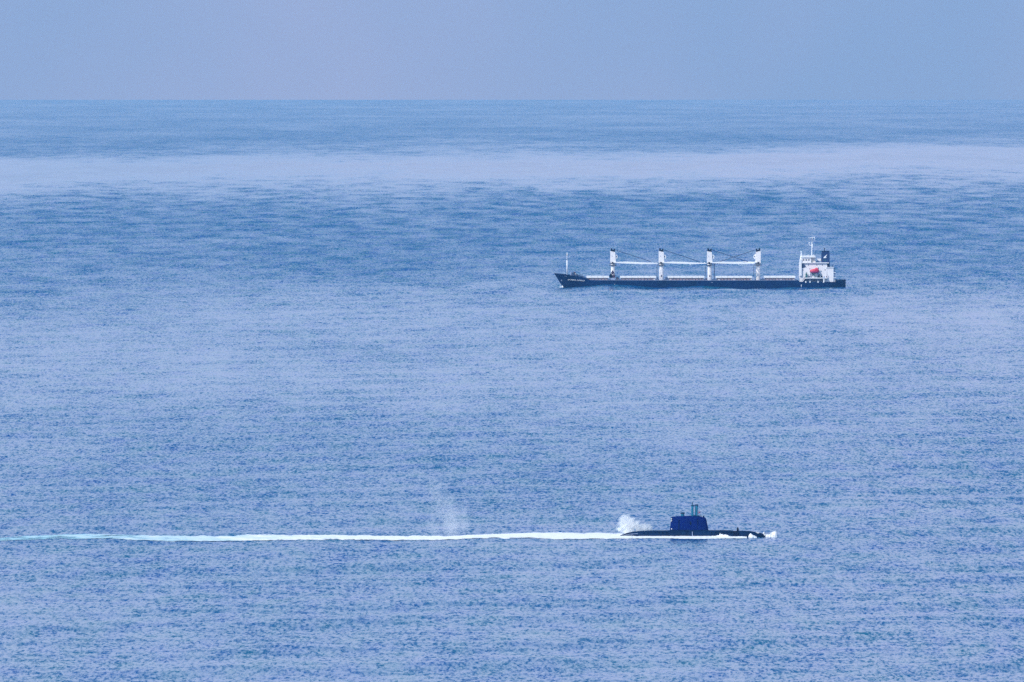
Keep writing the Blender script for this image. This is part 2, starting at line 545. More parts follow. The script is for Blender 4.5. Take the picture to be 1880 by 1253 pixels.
# pale rubbing line along the sheer
mb = MB()
pr = None
for px in list(range(1084, 1463, 9)) + [1462]:
    z = ztop(px); w = halfb(px, z)
    p = (fx(px), -w - 0.06, z - 0.05)
    if pr: mb.tube(pr, p, 0.16, n=6)
    pr = p
mb.build("sheer_strake", M_greybl(), ship)

# writing on the bow
def hull_text(txt, px0, py0, px1, py1, size_px, mat, name):
    cu = bpy.data.curves.new(name + "_curve", 'FONT')
    cu.body = txt; cu.size = 1.0; cu.extrude = 0.0; cu.offset = 0.012; cu.resolution_u = 2
    o = bpy.data.objects.new("tmp", cu); COL.objects.link(o)
    dg = bpy.context.evaluated_depsgraph_get(); dg.update()
    me = bpy.data.meshes.new_from_object(o.evaluated_get(dg))
    COL.objects.unlink(o); bpy.data.objects.remove(o)
    xs = [v.co.x for v in me.vertices]; ys = [v.co.y for v in me.vertices]
    x0, x1, y1 = min(xs), max(xs), max(ys)
    bm = bmesh.new(); bm.from_mesh(me)
    bmesh.ops.triangulate(bm, faces=bm.faces)
    r = bmesh.ops.extrude_face_region(bm, geom=bm.faces[:])
    moved = {g for g in r["geom"] if isinstance(g, bmesh.types.BMVert)}
    for v in bm.verts:
        f = (v.co.x - x0) / (x1 - x0)
        px = px0 + f * (px1 - px0)
        py = py0 + f * (py1 - py0) - v.co.y / y1 * size_px
        z = fz(py)
        v.co = Vector((fx(px), -halfb(px, z) - (0.30 if v in moved else 0.02), z))
    bmesh.ops.recalc_face_normals(bm, faces=bm.faces)
    me2 = bpy.data.meshes.new(name); bm.to_mesh(me2); bm.free()
    return link(name, me2, mat, hull)
hull_text("JAUPLINA CAPELLA", 1042.3, 514.6, 1073.4, 516.2, 2.3, M_bright(), "ship_name")
hull_text("X IX", 1036.0, 507.7, 1040.5, 508.0, 1.3, M_greybl(), "bow_mark")
def side_mark(name, px, py0, py1, w, mat, par=hull):
    z0, z1 = fz(py1), fz(py0)
    b = halfb(px, z0)
    return MB().box(fx(px) - w / 2, fx(px) + w / 2, -b - 0.12, -b + 0.1, z0, z1).build(name, mat, par)
side_mark("draught_mark", 1128.2, 521.2, 525.2, 0.42, M_bright())
side_mark("draught_mark", 1470.4, 522.0, 525.8, 0.34, M_bright())
side_mark("load_line_mark", 1306.5, 517.6, 518.4, 1.0, M_greybl())
# anchor in its pocket
mb = MB(); az = fz(514.6); ab = halfb(1031, az)
mb.tube((fx(1030.8), -ab - .35, az - .5), (fx(1030.8), -ab - .35, az + .6), .12)
mb.tube((fx(1030.8) - .5, -ab - .35, az - .15), (fx(1030.8), -ab - .35, az - .55), .12)
mb.tube((fx(1030.8) + .5, -ab - .35, az - .15), (fx(1030.8), -ab - .35, az - .55), .12)
mb.build("anchor", M_greybl(), hull)

# foremast
fm = MB().tube((fx(1041), 0, fz(505.5)), (fx(1041), 0, fz(478)), .46, .38).tube((fx(1041), 0, fz(478)), (fx(1041), 0, fz(463.8)), .34, .22).build("foremast", M_bright(), ship, smooth=True)
MB().box(fx(1041) - .42, fx(1041) + .42, -.4, .4, fz(469.3), fz(467)).build("mast_light", M_cream(), fm)

# forecastle gear: windlasses, winches, vents, bollards
dz = lambda px: ztop(px) - 0.72
def winch(px, s, mat, h, lab=None):
    z = dz(px)
    w = MB().box(fx(px) - s, fx(px) + s, -3.2, -1.8, z, z + .5).build("windlass", mat, ship)
    MB().tube((fx(px), -4.4, z + h * .55), (fx(px), -.6, z + h * .55), h * .45, n=14).build("drum", mat, w)
    MB().box(fx(px) - s * .6, fx(px) + s * .9, -2.9, -2.0, z + .5, z + h).build("gearbox", mat, w)
winch(1052, 1.0, M_gear(), 2.1)
winch(1063, .9, M_gear(), 1.9)
winch(1057.3, .9, M_gear(), 1.8)
for px, py, w, mat in ((1048.2, 501.6, .7, M_greybl()), (1049.6, 500.6, .5, M_purple()), (1054.6, 500.4, .8, M_purple()), (1055.8, 503.5, .8, M_cream()), (1057.6, 502.8, .45, M_navy2()), (1059.8, 504.2, .5, M_gear()), (1065.2, 504.2, .3, M_navy2()), (1068.3, 504.4, .32, M_navy2())):
    z = dz(px)
    v = MB().tube((fx(px), -1.2, z), (fx(px), -1.2, fz(py) - .4), w * .6, n=8).build("deck_vent", mat, ship)
    MB().tube((fx(px) - w * .9, -1.2, fz(py) - .25), (fx(px) + w * .9, -1.2, fz(py)), w * .55, n=8).build("cowl", mat, v)
# forecastle breakwater / end bulkhead
MB().prism([(fx(1069), dz(1074) - 1.2), (fx(1069), fz(507.5)), (fx(1072), fz(508)), (fx(1075.5), fz(511.2)), (fx(1076), dz(1080) - 1)], -9, 9).build("breakwater", M_gear(), ship)
# bow rail
mb = MB(); pr = None
for px in np.linspace(1018, 1040, 8):
    z = ztop(px); w = halfb(px, z) - .1
    mb.tube((fx(px), -w, z - .1), (fx(px), -w, z + .9), .05, n=5)
    if pr: mb.tube(pr, (fx(px), -w, z + .9), .05, n=5)
    pr = (fx(px), -w, z + .9)
mb.build("bow_rail", M_greybl(), ship)

# hatches: coaming plus white folding covers
DECKZ = fz(514.2) - 0.7
for a, b in ((1075.5, 1118.0), (1137.0, 1204.5), (1224.5, 1293.0), (1312.5, 1380.8), (1401.0, 1459.8)):
    co = MB().box(fx(a + 3), fx(b - 1.5), -9.2, 9.2, DECKZ, fz(510.4)).build("hatch_coaming", M_rust(), ship)
    zc0, zc1 = fz(510.2), fz(507.0)
    n = max(3, int(round((b - a) / 12)))
    xs = np.linspace(fx(a + 1), fx(b), n + 1)
    for i in range(n):
        l, r = xs[i] + .06, xs[i + 1] - .06
        MB().prism([(l, zc0), (r, zc0), (r, zc1 - .1), (r - .3, zc1), (l + .3, zc1), (l, zc1 - .1)], -9.8, 9.8).build("hatch_cover", M_bright(), co)
    # coaming stays
    mb = MB()
    for x in np.arange(fx(a + 4), fx(b - 2), 2.2):
        mb.box(x - .12, x + .12, -9.75, -9.2, DECKZ, fz(511))
    mb.build("coaming_stay", M_gear(), co)["kind"] = "stuff"

# deck edge clutter between hatches: winches, pipes, rails
mb = MB()
pr = None
for px in np.arange(1086, 1464, 4.0):
    z = ztop(px)
    mb.tube((fx(px), -BEAM + .15, z - .1), (fx(px), -BEAM + .15, z + .95), .045, n=4)
for hh in (.5, .95):
    mb.tube((fx(1086), -BEAM + .15, fz(513.7) + hh), (fx(1463), -BEAM + .15, fz(513.9) + hh), .04, n=4)
mb.build("deck_rail", M_greybl(), ship)
for px, w, h, mat in ((1131.5, .5, 2.4, M_gear()), (1133.4, .7, 2.2, M_purple()), (1135.4, .5, 1.7, M_gear()), (1201, .6, 1.1, M_cream()), (1206.5, .6, 2.2, M_gear()), (1222.5, .6, 2.4, M_gear()), (1225.2, .5, 1.9, M_gear()), (1230, .4, 1.0, M_cream()), (1296, .6, 1.7, M_purple()), (1311, .5, 2.3, M_gear()), (1319.5, .35, .8, M_bright()), (1347, .35, .9, M_bright()), (1378.5, .5, 1.0, M_cream()), (1383, .8, 2.3, M_greybl()), (1399.5, .6, 1.6, M_gear()), (1433.5, .3, .9, M_bright()), (1457, .3, .8, M_cream())):
    m0 = MB().box(fx(px) - w, fx(px) + w, -12.5, -11.2, DECKZ, DECKZ + .7 + h * .75)
    m0.tube((fx(px), -11.8, DECKZ + .7 + h * .7), (fx(px), -11.8, DECKZ + .7 + h), w * .5, n=8)
    m0.build("deck_winch", mat, ship)

# ---- cranes
def make_crane():
    """built around x = column centre of the crane, jib to +x"""
    c = bpy.data.objects.new("crane", None); COL.objects.link(c); c.parent = ship
    P = SS
    def z(py): return fz(py)
    MB().tube((0, 0, DECKZ), (0, 0, z(486.2)), 3.9 * P, 3.7 * P, n=20).build("pedestal", M_white(), c, smooth=False)
    MB().tube((0, 0, z(487.6)), (0, 0, z(486.5)), 7.2 * P, n=18).build("lower_platform", M_navy2(), c)
    MB().tube((0, 0, z(486.5)), (0, 0, z(483.8)), 4.3 * P, n=20).build("slewing_ring", M_white(), c)
    MB().tube((0, 0, z(483.8)), (0, 0, z(483.1)), 5.6 * P, n=18).build("upper_platform", M_navy2(), c)
    MB().prism([(-4.9 * P, z(483.0)), (5.4 * P, z(483.0)), (4.2 * P, z(463.2)), (3.4 * P, z(463.0)), (-4.8 * P, z(461.2))], -1.9, 1.9).build("crane_house", M_white(), c, bevel=.08)
    MB().prism([(-4.0 * P, z(461.4)), (3.6 * P, z(463.0)), (3.6 * P, z(457.2)), (1.7 * P, z(457.2)), (1.0 * P, z(459.4)), (-.9 * P, z(459.2)), (-1.4 * P, z(456.2)), (-4.0 * P, z(456.4))], -1.5, 1.5).build("sheave_head", M_navy2(), c)
    # operator's cab, a ring-shaped frame seen from the side
    cab = MB().prism([(4.3 * P, z(475.0)), (4.2 * P, z(467.0)), (6.4 * P, z(467.6)), (8.3 * P, z(469.8)), (8.4 * P, z(474.2)), (7.2 * P, z(475.6))], -1.2, 1.2).build("cab", M_bright(), c)
    MB().prism([(5.6 * P, z(473.0)), (5.6 * P, z(470.0)), (6.9 * P, z(470.2)), (6.9 * P, z(472.8))], -1.26, 1.26).build("window", M_black(), cab)
    MB().box(-1.9 * P, -1.2 * P, -1.97, -1.9, z(471.5), z(469.3)).build("vent", M_greybl(), c)
    MB().box(-.7 * P, .9 * P, -4.2 * P, -3.5 * P, z(508.5), z(505.0)).build("door", M_purple(), c)
    # jib: two tapering box booms tied by cross pieces
    jx0, jx1 = 2.0 * P, 82.5 * P
    j = MB()
    for s in (-1, 1):
        j.prism([(jx0, z(482.9)), (jx0, z(481.3)), (24 * P, z(480.7)), (40 * P, z(481.2)), (jx1 - 8, z(482.4)), (jx1, z(483.4)), (jx1, z(484.4)), (jx1 - 8, z(485.0)), (40 * P, z(484.6)), (24 * P, z(484.0))], s * 2.3 - .45, s * 2.3 + .45)
    for t in np.linspace(12 * P, jx1 - 1.2, 12):
        j.box(t - .25, t + .25, -1.85, 1.85, z(483.9), z(482.4))
    jo = j.build("jib", M_bright(), c)
    MB().box(52 * P, 53.5 * P, -2.8, -1.5, z(485.8), z(484.7)).build("hook_bracket", M_bright(), c)
    MB().tube((-.6 * P, -2.6, z(482.9)), (-.6 * P, 2.6, z(482.9)), 1.7 * P, n=14).build("jib_pivot", M_navy2(), c)
    for s in (-.7, .7):
        MB().tube((3.6 * P, s, z(459)), (70 * P, s * 2.5, z(480.8)), .17, n=5).build("cable", M_wire(), c)
    return c
cr0 = make_crane()
CR = [(1125.2, 0), (1214.2, 0), (1302.6, 0), (1391.8, math.pi)]
for i, (px, rz) in enumerate(CR):
    c = cr0 if i == 0 else copy_tree(cr0, ship)
    c.location = (fx(px), 0.0 if rz == 0 else 1.2, 0); c.rotation_euler = (0, 0, rz)
    if i == 2:
        c.location.y = -2.6
    if i == 3:
        c.location.y = 3.2
        c["label"] = "deck crane nearest the deckhouse, its jib lying forward"
bpy.context.view_layer.update()
# hanging wires beside the pedestals
for px, p0, p1, w, mat in ((1206.0, 487.5, 509.5, .16, M_wire()), (1294.8, 488, 508, .12, M_purple()), (1311.2, 484.5, 508.5, .26, M_wire()), (1383.5, 487, 508, .13, M_wire())):
    MB().tube((fx(px), -4, fz(p1)), (fx(px), -4, fz(p0)), w, n=6).build("hanging_wire", mat, ship)

# ---- superstructure
YN, YF = -12.5, 12.5
dh = bpy.data.objects.new("deckhouse", None); COL.objects.link(dh); dh.parent = ship
PD = fz(517.2) - 0.7
# main blocks
MB().box(fx(1467.3), fx(1517.8), YN, YF, PD + 2.9, fz(483.0)).build("wall", M_white(), dh)
MB().box(fx(1518.0), fx(1529.3), YN, YF, PD + .1, fz(491.2)).build("wall", M_white(), dh)
MB().box(fx(1511.8), fx(1517.9), YN + .1, YF, PD, PD + 2.9).build("wall", M_white(), dh)
MB().box(fx(1467.8), fx(1511.7), YN + 3.2, YF, PD, PD + 2.9).build("wall", M_greybl(), dh)
MB().prism([(fx(1467.4), PD + .4), (fx(1467.4), PD + 3.4), (fx(1478), PD + 3.4), (fx(1472.5), PD + .4)], YN + .02, YN + 3.0).build("wall", M_white(), dh)
# slabs with overhang
MB().box(fx(1469.0), fx(1521.0), YN - 1.0, YF + 1, fz(483.0), fz(481.8)).build("deck_slab", M_bright(), dh)
MB().box(fx(1515.6), fx(1529.9), YN - .5, YF + .5, fz(491.2), fz(490.2)).build("deck_slab", M_bright(), dh)
MB().box(fx(1528.6), fx(1533.4), YN - .2, YF, fz(500.6), fz(499.6)).build("balcony", M_bright(), dh)
MB().box(fx(1528.9), fx(1533.4), YN - .2, YF, fz(509.4), fz(508.5)).build("balcony", M_bright(), dh)
MB().box(fx(1529.4), fx(1532.6), YN + 1, YF - 1, PD + .1, fz(512.5)).build("wall", M_white(), dh)
for a, b in ((491.5, 494.8), (496.2, 499.2), (501.2, 504), (505.5, 508.2)):
    MB().box(fx(1530.8), fx(1532.6), YN + .4, YN + 1.6, fz(b), fz(a)).build("ladder", M_gear(), dh)
# forward strip: narrow bridge front wing
MB().box(fx(1466.9), fx(1471.0), YN - 1.2, YN, fz(506), fz(475.8)).build("bridge_front", M_bright(), dh)
# bridge
br = MB().box(fx(1471.2), fx(1488.6), YN - .4, YF + .4, fz(481.7), fz(471.6)).build("bridge", M_white(), dh)
for px, w in ((1474.4, 1.3), (1479.5, 1.25), (1484.3, 1.35)):
    MB().box(fx(px - w), fx(px + w), YN - .47, YN - .2, fz(478.1), fz(475.8)).build("window", M_black(), br)
for px in (1472.6, 1476.6, 1482):
    MB().box(fx(px - .5), fx(px + .5), YN - .47, YN - .2, fz(481.2), fz(480.1)).build("window", M_cream(), br)
MB().box(fx(1469.5), fx(1497.0), YN - 1.1, YF + 1, fz(472.4), fz(471.5)).build("bridge_roof", M_bright(), dh)
MB().box(fx(1489.0), fx(1496.6), YN + 1, YF - 1, fz(481.7), fz(472.5)).build("chart_room", M_cream(), dh)
MB().box(fx(1488.4), fx(1489.6), YN + .6, YN + 1.05, fz(481.7), fz(479.2)).build("door", M_teal(), dh)
# rail of the monkey island, with lamps and aerials
mb = MB()
for px in np.arange(1473.0, 1497, 2.3):
    mb.tube((fx(px), YN - .6, fz(471.5)), (fx(px), YN - .6, fz(468.0 + .5 * math.sin(px * 2))), .17, n=5)
mb.tube((fx(1473), YN - .6, fz(469.7)), (fx(1496.7), YN - .6, fz(469.7)), .14, n=5)
mb.build("roof_rail", M_bright(), dh)
for px, py in ((1477.2, 467.4), (1481.0, 468.2), (1484.2, 467.2), (1488.5, 467.8), (1493, 467.5)):
    MB().box(fx(px - .6), fx(px + .6), YN + 2, YN + 3, fz(471.5), fz(py + .4)).build("searchlight", M_cream(), dh)
# dome tower on the forward corner
MB().tube((fx(1470.6), YN + 2, fz(476)), (fx(1470.6), YN + 2, fz(469.5)), 1.15, .7, n=12).tube((fx(1470.6), YN + 2, fz(469.5)), (fx(1470.6), YN + 2, fz(463)), .55, .26, n=10).build("aerial_tower", M_bright(), dh)
MB().ball((fx(1470.4), YN + 2, fz(462.1)), .48).build("radome", M_bright(), dh, smooth=True)
# main mast
mm = MB().tube((fx(1490.4), 0, fz(471.6)), (fx(1490.6), 0, fz(452)), .34, .30).tube((fx(1490.6), 0, fz(452)), (fx(1490.8), 0, fz(440)), .34, .22).build("radar_mast", M_bright(), ship)
MB().tube((fx(1484.0), 0, fz(437.5)), (fx(1496.0), 0, fz(435.9)), .2, n=6).build("yardarm", M_bright(), mm)
MB().tube((fx(1485.0), 0, fz(441.6)), (fx(1496.0), 0, fz(440.2)), .2, n=6).build("yardarm", M_greybl(), mm)
MB().tube((fx(1495.8), 0, fz(434.8)), (fx(1495.8), 0, fz(441.4)), .2, n=6).build("aerial", M_bright(), mm)
MB().tube((fx(1491.3), 0, fz(441)), (fx(1491.3), 0, fz(436.2)), .24, n=6).build("aerial", M_cream(), mm)
MB().box(fx(1486.2), fx(1489.6), -1.5, 1.5, fz(440.2), fz(438.2)).build("radar_scanner", M_greybl(), mm)
MB().tube((fx(1484.6), 0, fz(446.2)), (fx(1486.2), 0, fz(450.4)), .2, n=6).tube((fx(1486.0), 0, fz(450.4)), (fx(1490.8), 0, fz(450.9)), .24, n=6).box(fx(1484.2), fx(1487.2), -.9, .9, fz(446.7), fz(445.6)).build("radar_bracket", M_bright(), mm)
MB().tube((fx(1491.4), 0, fz(454.5)), (fx(1491.4), 0, fz(448.6)), .42, n=8).build("mast_light", M_bright(), mm)
MB().tube((fx(1490.6), 0, fz(444.2)), (fx(1492.8), 0, fz(443.9)), .3, n=6).build("mast_light", M_bright(), mm)
MB().tube((fx(1496.4), 1, fz(461.6)), (fx(1508.4), 1, fz(461.3)), .09, n=5).build("stay_wire", M_teal(), ship)
MB().tube((fx(1496.6), 0, fz(481)), (fx(1496.6), 0, fz(462)), .09, n=5).build("stay_wire", M_wire(), ship)
# white tank aft of the chart room
MB().box(fx(1500.2), fx(1507.3), -4, 4, fz(479.2), fz(475.2)).build("tank", M_bright(), dh, bevel=.15)
MB().box(fx(1499.2), fx(1507.7), -4.4, 4.4, fz(481.7), fz(479.4)).build("tank_base", M_greybl(), dh)
# funnel
fn = MB().prism([(fx(1507.8), fz(481.7)), (fx(1508.5), fz(461.9)), (fx(1522.6), fz(461.9)), (fx(1523.1), fz(490.1)), (fx(1519.0), fz(490.1)), (fx(1518.8), fz(481.7))], -6.5, 6.5).build("funnel", M_funnel(), ship)
MB().box(fx(1508.6), fx(1522.5), -6.2, 6.2, fz(461.8), fz(461.2)).build("funnel_top", M_navy2(), fn)
MB().tube((fx(1513.6), -2, fz(461.6)), (fx(1513.5), -2, fz(457.2)), .22, n=8).tube((fx(1513.2), -2, fz(457.6)), (fx(1514.3), -2, fz(455.8)), .3, n=8).build("exhaust_pipe", M_navy2(), fn)
MB().prism([(fx(1511.4), fz(473.2)), (fx(1512.4), fz(471.8)), (fx(1514.4), fz(470.2)), (fx(1518.0), fz(467.0)), (fx(1517.9), fz(468.2)), (fx(1515.2), fz(472.3)), (fx(1517.0), fz(472.4)), (fx(1516.4), fz(473.5)), (fx(1512.6), fz(474.0))], -6.62, -6.4).build("emblem", M_bright(), fn)
MB().box(fx(1511.2), fx(1512.8), -6.6, -6.4, fz(478.2), fz(476.8)).build("grille", M_teal(), fn)
MB().box(fx(1514.0), fx(1515.8), -6.6, -6.4, fz(479.4), fz(477.2)).build("grille", M_teal(), fn)
# vent heads aft of the funnel
MB().box(fx(1523.8), fx(1526.2), -9, -7.5, fz(490.1), fz(488.2)).build("vent", M_bright(), dh)
MB().tube((fx(1528.2), -9, fz(490.1)), (fx(1528.0), -9, fz(485.9)), .3, n=6).build("vent_pipe", M_gear(), dh)
# portholes
for px, py in ((1483.7, 486.5), (1498.9, 486.5), (1509.1, 486.4), (1473.5, 495.3), (1514.1, 495.3), (1504, 504.5)):
    MB().tube((fx(px), YN - .07, fz(py)), (fx(px), YN + .2, fz(py)), .34, n=12).build("porthole", M_black(), dh)
# flat panel painted dark as the shade of a recess under the bridge wing
MB().prism([(fx(1471.1), fz(491.8)), (fx(1471.1), fz(483.3)), (fx(1475.2), fz(483.3)), (fx(1480.3), fz(491.0)), (fx(1478), fz(490.5)), (fx(1475), fz(491.8))], YN - .06, YN - .01).build("recess_shade", M_gear(), dh)
MB().prism([(fx(1471.1), fz(485.8)), (fx(1471.1), fz(485.2)), (fx(1476), fz(485.2)), (fx(1476.4), fz(485.8))], YN - .12, YN - .07).build("stair_rail", M_greybl(), dh)
# boat deck platform with pillars
MB().box(fx(1479.0), fx(1518.0), YN - 2.2, YN - .02, fz(510.9), fz(509.4)).build("boat_deck", M_bright(), dh)
MB().box(fx(1510.6), fx(1512.8), YN - 2.0, YN - .4, PD, fz(510.9)).build("pillar", M_bright(), dh)
for px in (1486.6, 1501.0):
    MB().tube((fx(px), YN - 1.2, PD), (fx(px), YN - 1.2, fz(510.9)), .22, n=6).build("pillar", M_greybl(), dh)
for px in (1478.7, 1486.5, 1501.3, 1511.5):
    MB().ball((fx(px), -BEAM - .2, fz(517.6)), .55, sy=.6).build("fairlead", M_bright(), ship, smooth=True)
# accommodation ladder running up to the boat deck
MB().prism([(fx(1471.2), fz(515.3)), (fx(1471.9), fz(515.6)), (fx(1478.9), fz(507.2)), (fx(1478.2), fz(506.6))], YN - 2.0, YN - 1.2).build("accommodation_ladder", M_gear(), dh)
# deck gear on the boat deck
for px, py, w, mat in ((1484.4, 506.2, .8, M_purple()), (1480.2, 499.5, .55, M_teal()), (1479.6, 502.4, 1.1, M_teal()), (1491.8, 508.6, .5, M_bright()), (1498.5, 508.6, .5, M_bright()), (1502.2, 506.6, 1.3, M_black()), (1507.9, 506.4, .9, M_black()), (1503.5, 503.8, .35, M_gear()), (1506.4, 503.6, .4, M_gear()), (1512.3, 508.0, 1.2, M_greybl()), (1517.0, 506.6, .6, M_purple()), (1517.6, 502.0, .35, M_greybl())):
    m0 = MB().tube((fx(px), YN - 1.2, fz(509.35)), (fx(px), YN - 1.2, fz(py + .8)), w * .55, w * .45, n=8)
    m0.ball((fx(px), YN - 1.2, fz(py + .8)), w * .62, seg=8, rings=6)
    m0.build("deck_locker", mat, dh)
# davit and cradle of the lifeboat
for px in (1485.9, 1501.8):
    dv = MB().tube((fx(px), YN - .3, fz(509.4)), (fx(px), YN - 1.2, fz(494)), .30, .24, n=8).tube((fx(px), YN - 1.2, fz(494)), (fx(px), YN - 2.4, fz(490.6)), .34, .28, n=8).build("davit", M_bright() if px < 1490 else M_greybl(), ship)
MB().prism([(fx(1487.3), fz(509)), (fx(1488.1), fz(500.8)), (fx(1501.0), fz(500.8)), (fx(1501.6), fz(509)), (fx(1500.6), fz(509)), (fx(1499.8), fz(501.8)), (fx(1489.2), fz(501.8)), (fx(1488.2), fz(509))], YN - 1.0, YN - .5).build("boat_cradle", M_greybl(), ship)
MB().tube((fx(1489.5), YN - 1.4, fz(501.2)), (fx(1497.5), YN - 1.4, fz(507.4)), .28, n=6).tube((fx(1495.6), YN - 1.4, fz(501.0)), (fx(1491), YN - 1.4, fz(505.6)), .24, n=6).build("cradle_brace", M_teal(), ship)
# stern rail and mooring gear
mb = MB()
for px in np.arange(1532, 1552, 2.2):
    mb.tube((fx(px), -11, PD), (fx(px), -11, fz(512.4)), .09, n=5)
mb.tube((fx(1532), -11, fz(512.6)), (fx(1551), -11, fz(512.6)), .07, n=5)
mb.build("stern_rail", M_gear(), ship)
for px, h, mat in ((1534, 2.3, M_gear()), (1537.5, 1.7, M_greybl()), (1541, 1.9, M_gear()), (1545.2, 1.5, M_gear()), (1549, 1.7, M_navy2())):
    MB().box(fx(px) - .6, fx(px) + .6, -8, -6.5, PD, PD + h * .6).tube((fx(px), -7.6, PD + h * .75), (fx(px), -6.2, PD + h * .75), h * .3, n=10).build("mooring_winch", mat, ship)

# ---- lifeboat (hangs in its davits)
lb = thing("lifeboat", (SX + fx(1494.6), DS + YN - 2.2, SZ + fz(501.0)), "enclosed red lifeboat hanging in its davits against the white deckhouse of the cargo ship", "lifeboat")
def loft(secs, mat, name, parent, n=14):
    """secs: (x, half width, z bottom, z top)"""
    bm = bmesh.new(); R = []
    for x, w, zb, zt in secs:
        row = []
        for i in range(n):
            t = 2 * math.pi * i / n
            row.append(bm.verts.new((x, w * math.cos(t), (zb + zt) / 2 + (zt - zb) / 2 * math.sin(t))))
        R.append(row)
    for a, b in zip(R, R[1:]):
        for i in range(n):
            bm.faces.new((a[i], a[(i + 1) % n], b[(i + 1) % n], b[i]))
    bm.faces.new(R[0]); bm.faces.new(R[-1][::-1])
    bmesh.ops.recalc_face_normals(bm, faces=bm.faces)
    me = bpy.data.meshes.new(name); bm.to_mesh(me); bm.free()
    for p in me.polygons: p.use_smooth = True
    return link(name, me, mat, parent)
loft([(-3.15, .25, 1.1, 1.9), (-2.6, .9, .6, 2.2), (-1.4, 1.2, .5, 2.75), (0, 1.25, .45, 3.0), (.9, 1.2, .5, 3.6), (1.9, 1.1, .6, 3.65), (2.6, .8, .8, 2.8), (3.15, .3, 1.1, 1.9)], M_red(), "canopy", lb)
loft([(-3.05, .2, .75, 1.3), (-2.5, .95, .12, 1.35), (-1, 1.3, 0, 1.35), (1, 1.3, 0, 1.35), (2.4, 1.0, .1, 1.4), (3.1, .3, .6, 1.4)], M_maroon(), "boat_hull", lb)  # lower hull in a darker red than the canopy
MB().box(.6, 1.1, -1.27, -1.15, 2.3, 2.7).build("window", M_maroon(), lb)

# ---- grab bucket standing on deck before the first crane
gb = thing("grab_bucket", (SX + fx(1125.2), DS - 6.2, SZ + DECKZ), "dark purple grab bucket standing on deck in front of the foremost crane's foot", "grab bucket")
gz = lambda py: fz(py) - DECKZ
gx = lambda px: (px - 1125.2) * SS
MB().prism([(gx(1118.4), gz(508)), (gx(1119.2), gz(504.6)), (gx(1121), gz(502.2)), (gx(1124), gz(504.8)), (gx(1125), gz(509.8)), (gx(1120), gz(510.4))], -1.4, 1.4).build("jaw", M_navy2(), gb)
MB().prism([(gx(1124.8), gz(509.8)), (gx(1124.3), gz(505)), (gx(1128.6), gz(504.6)), (gx(1129.5), gz(507)), (gx(1128.8), gz(510.6))], -1.3, 1.3).build("jaw", M_purple(), gb)
MB().prism([(gx(1122.8), gz(503.6)), (gx(1123.2), gz(498.5)), (gx(1124.3), gz(496.4)), (gx(1125.6), gz(497.4)), (gx(1127), gz(500)), (gx(1126.2), gz(504.4))], -1.0, 1.0).build("head", M_purple(), gb)
MB().tube((gx(1121.0), 0, gz(504)), (gx(1123.6), 0, gz(498)), .22, n=6).build("arm", M_navy2(), gb)
MB().tube((gx(1129.0), 0, gz(505)), (gx(1126.0), 0, gz(498.8)), .22, n=6).build("arm", M_purple(), gb)
MB().box(gx(1119.5), gx(1129), -1.6, 1.6, 0, gz(510.2)).build("stand", M_greybl(), gb)

# ================================================================== submarine
DB = d_of(986.0)
SB = PP * DB
BX = x_of(1265, DB)
BZ = drop(DB)
def gx2(px): return (px - 1265) * SB
def gz2(py): return (986.0 - py) * SB
sub = thing("submarine", (BX, DB, BZ), "surfaced dark blue submarine with tall sail and two raised masts, heading right through white foam", "submarine")
STOP = [(1128, 990), (1132.5, 986.4), (1138, 983.6), (1144, 981.2), (1150, 979.2), (1156, 977.6), (1163, 976.4), (1172, 975.3), (1185, 974.6), (1200, 974.2), (1330, 973.7), (1350, 974.4), (1375, 975.2), (1386, 976.6), (1393, 978.2), (1400, 979.6), (1404, 983), (1407, 988)]
def sub_hull():
    bm = bmesh.new(); R = []
    n = 26
    for px in list(np.linspace(1128, 1180, 22)) + list(np.linspace(1188, 1370, 24)) + list(np.linspace(1375, 1407, 18)):
        zt = gz2(interp(STOP, px))
        f = min(1, (px - 1126) / 60.0); g = min(1, (1409 - px) / 26.0)
        w = 3.1 * (max(.02, f) ** .7) * (max(.02, g) ** .5)
        zb = -3.4
        row = []
        for i in range(n):
            t = 2 * math.pi * i / n
            c, s = math.cos(t), math.sin(t)
            e_ = .72
            y = w * math.copysign(abs(c) ** e_, c)
            z = (zt + zb) / 2 + (zt - zb) / 2 * math.copysign(abs(s) ** e_, s)
            row.append(bm.verts.new((gx2(px), y, z)))
        R.append(row)
    for a, b in zip(R, R[1:]):
        for i in range(n):
            bm.faces.new((a[i], a[(i + 1) % n], b[(i + 1) % n], b[i]))
    bm.faces.new(R[0]); bm.faces.new(R[-1][::-1])
    bmesh.ops.recalc_face_normals(bm, faces=bm.faces)
    me = bpy.data.meshes.new("hull"); bm.to_mesh(me); bm.free()
    for p in me.polygons: p.use_smooth = True
    return link("hull", me, M_sub(), sub)
sh = sub_hull()
MB().box(gx2(1271.0) - .1, gx2(1271.0) + .1, -3.13, -2.9, .1, gz2(975.8)).build("draught_mark", M_greybl(), sh)
MB().box(gx2(1160.4) - .08, gx2(1160.4) + .08, -2.2, -1.9, .1, 1.1).build("draught_mark", M_greybl(), sh)
MB().box(gx2(1346.0), gx2(1356.0), -3.07, -2.8, .75, gz2(976.2)).build("torpedo_hatch", M_navy2(), sh)
MB().box(gx2(1346.0), gx2(1352.5), -2.2, .6, gz2(974.9), gz2(974.0)).build("deck_plate", M_greybl(), sh)
MB().ball((gx2(1354.6), -.4, gz2(974.5)), .45, sx=.9, sz=2.9, seg=16, rings=12).build("sonar_dome", M_navy2(), sh, smooth=True)
MB().tube((gx2(1354.2), -.4, gz2(976)), (gx2(1354.2), -.4, gz2(973)), .55, .36, n=10).build("dome_base", M_navy2(), sh)
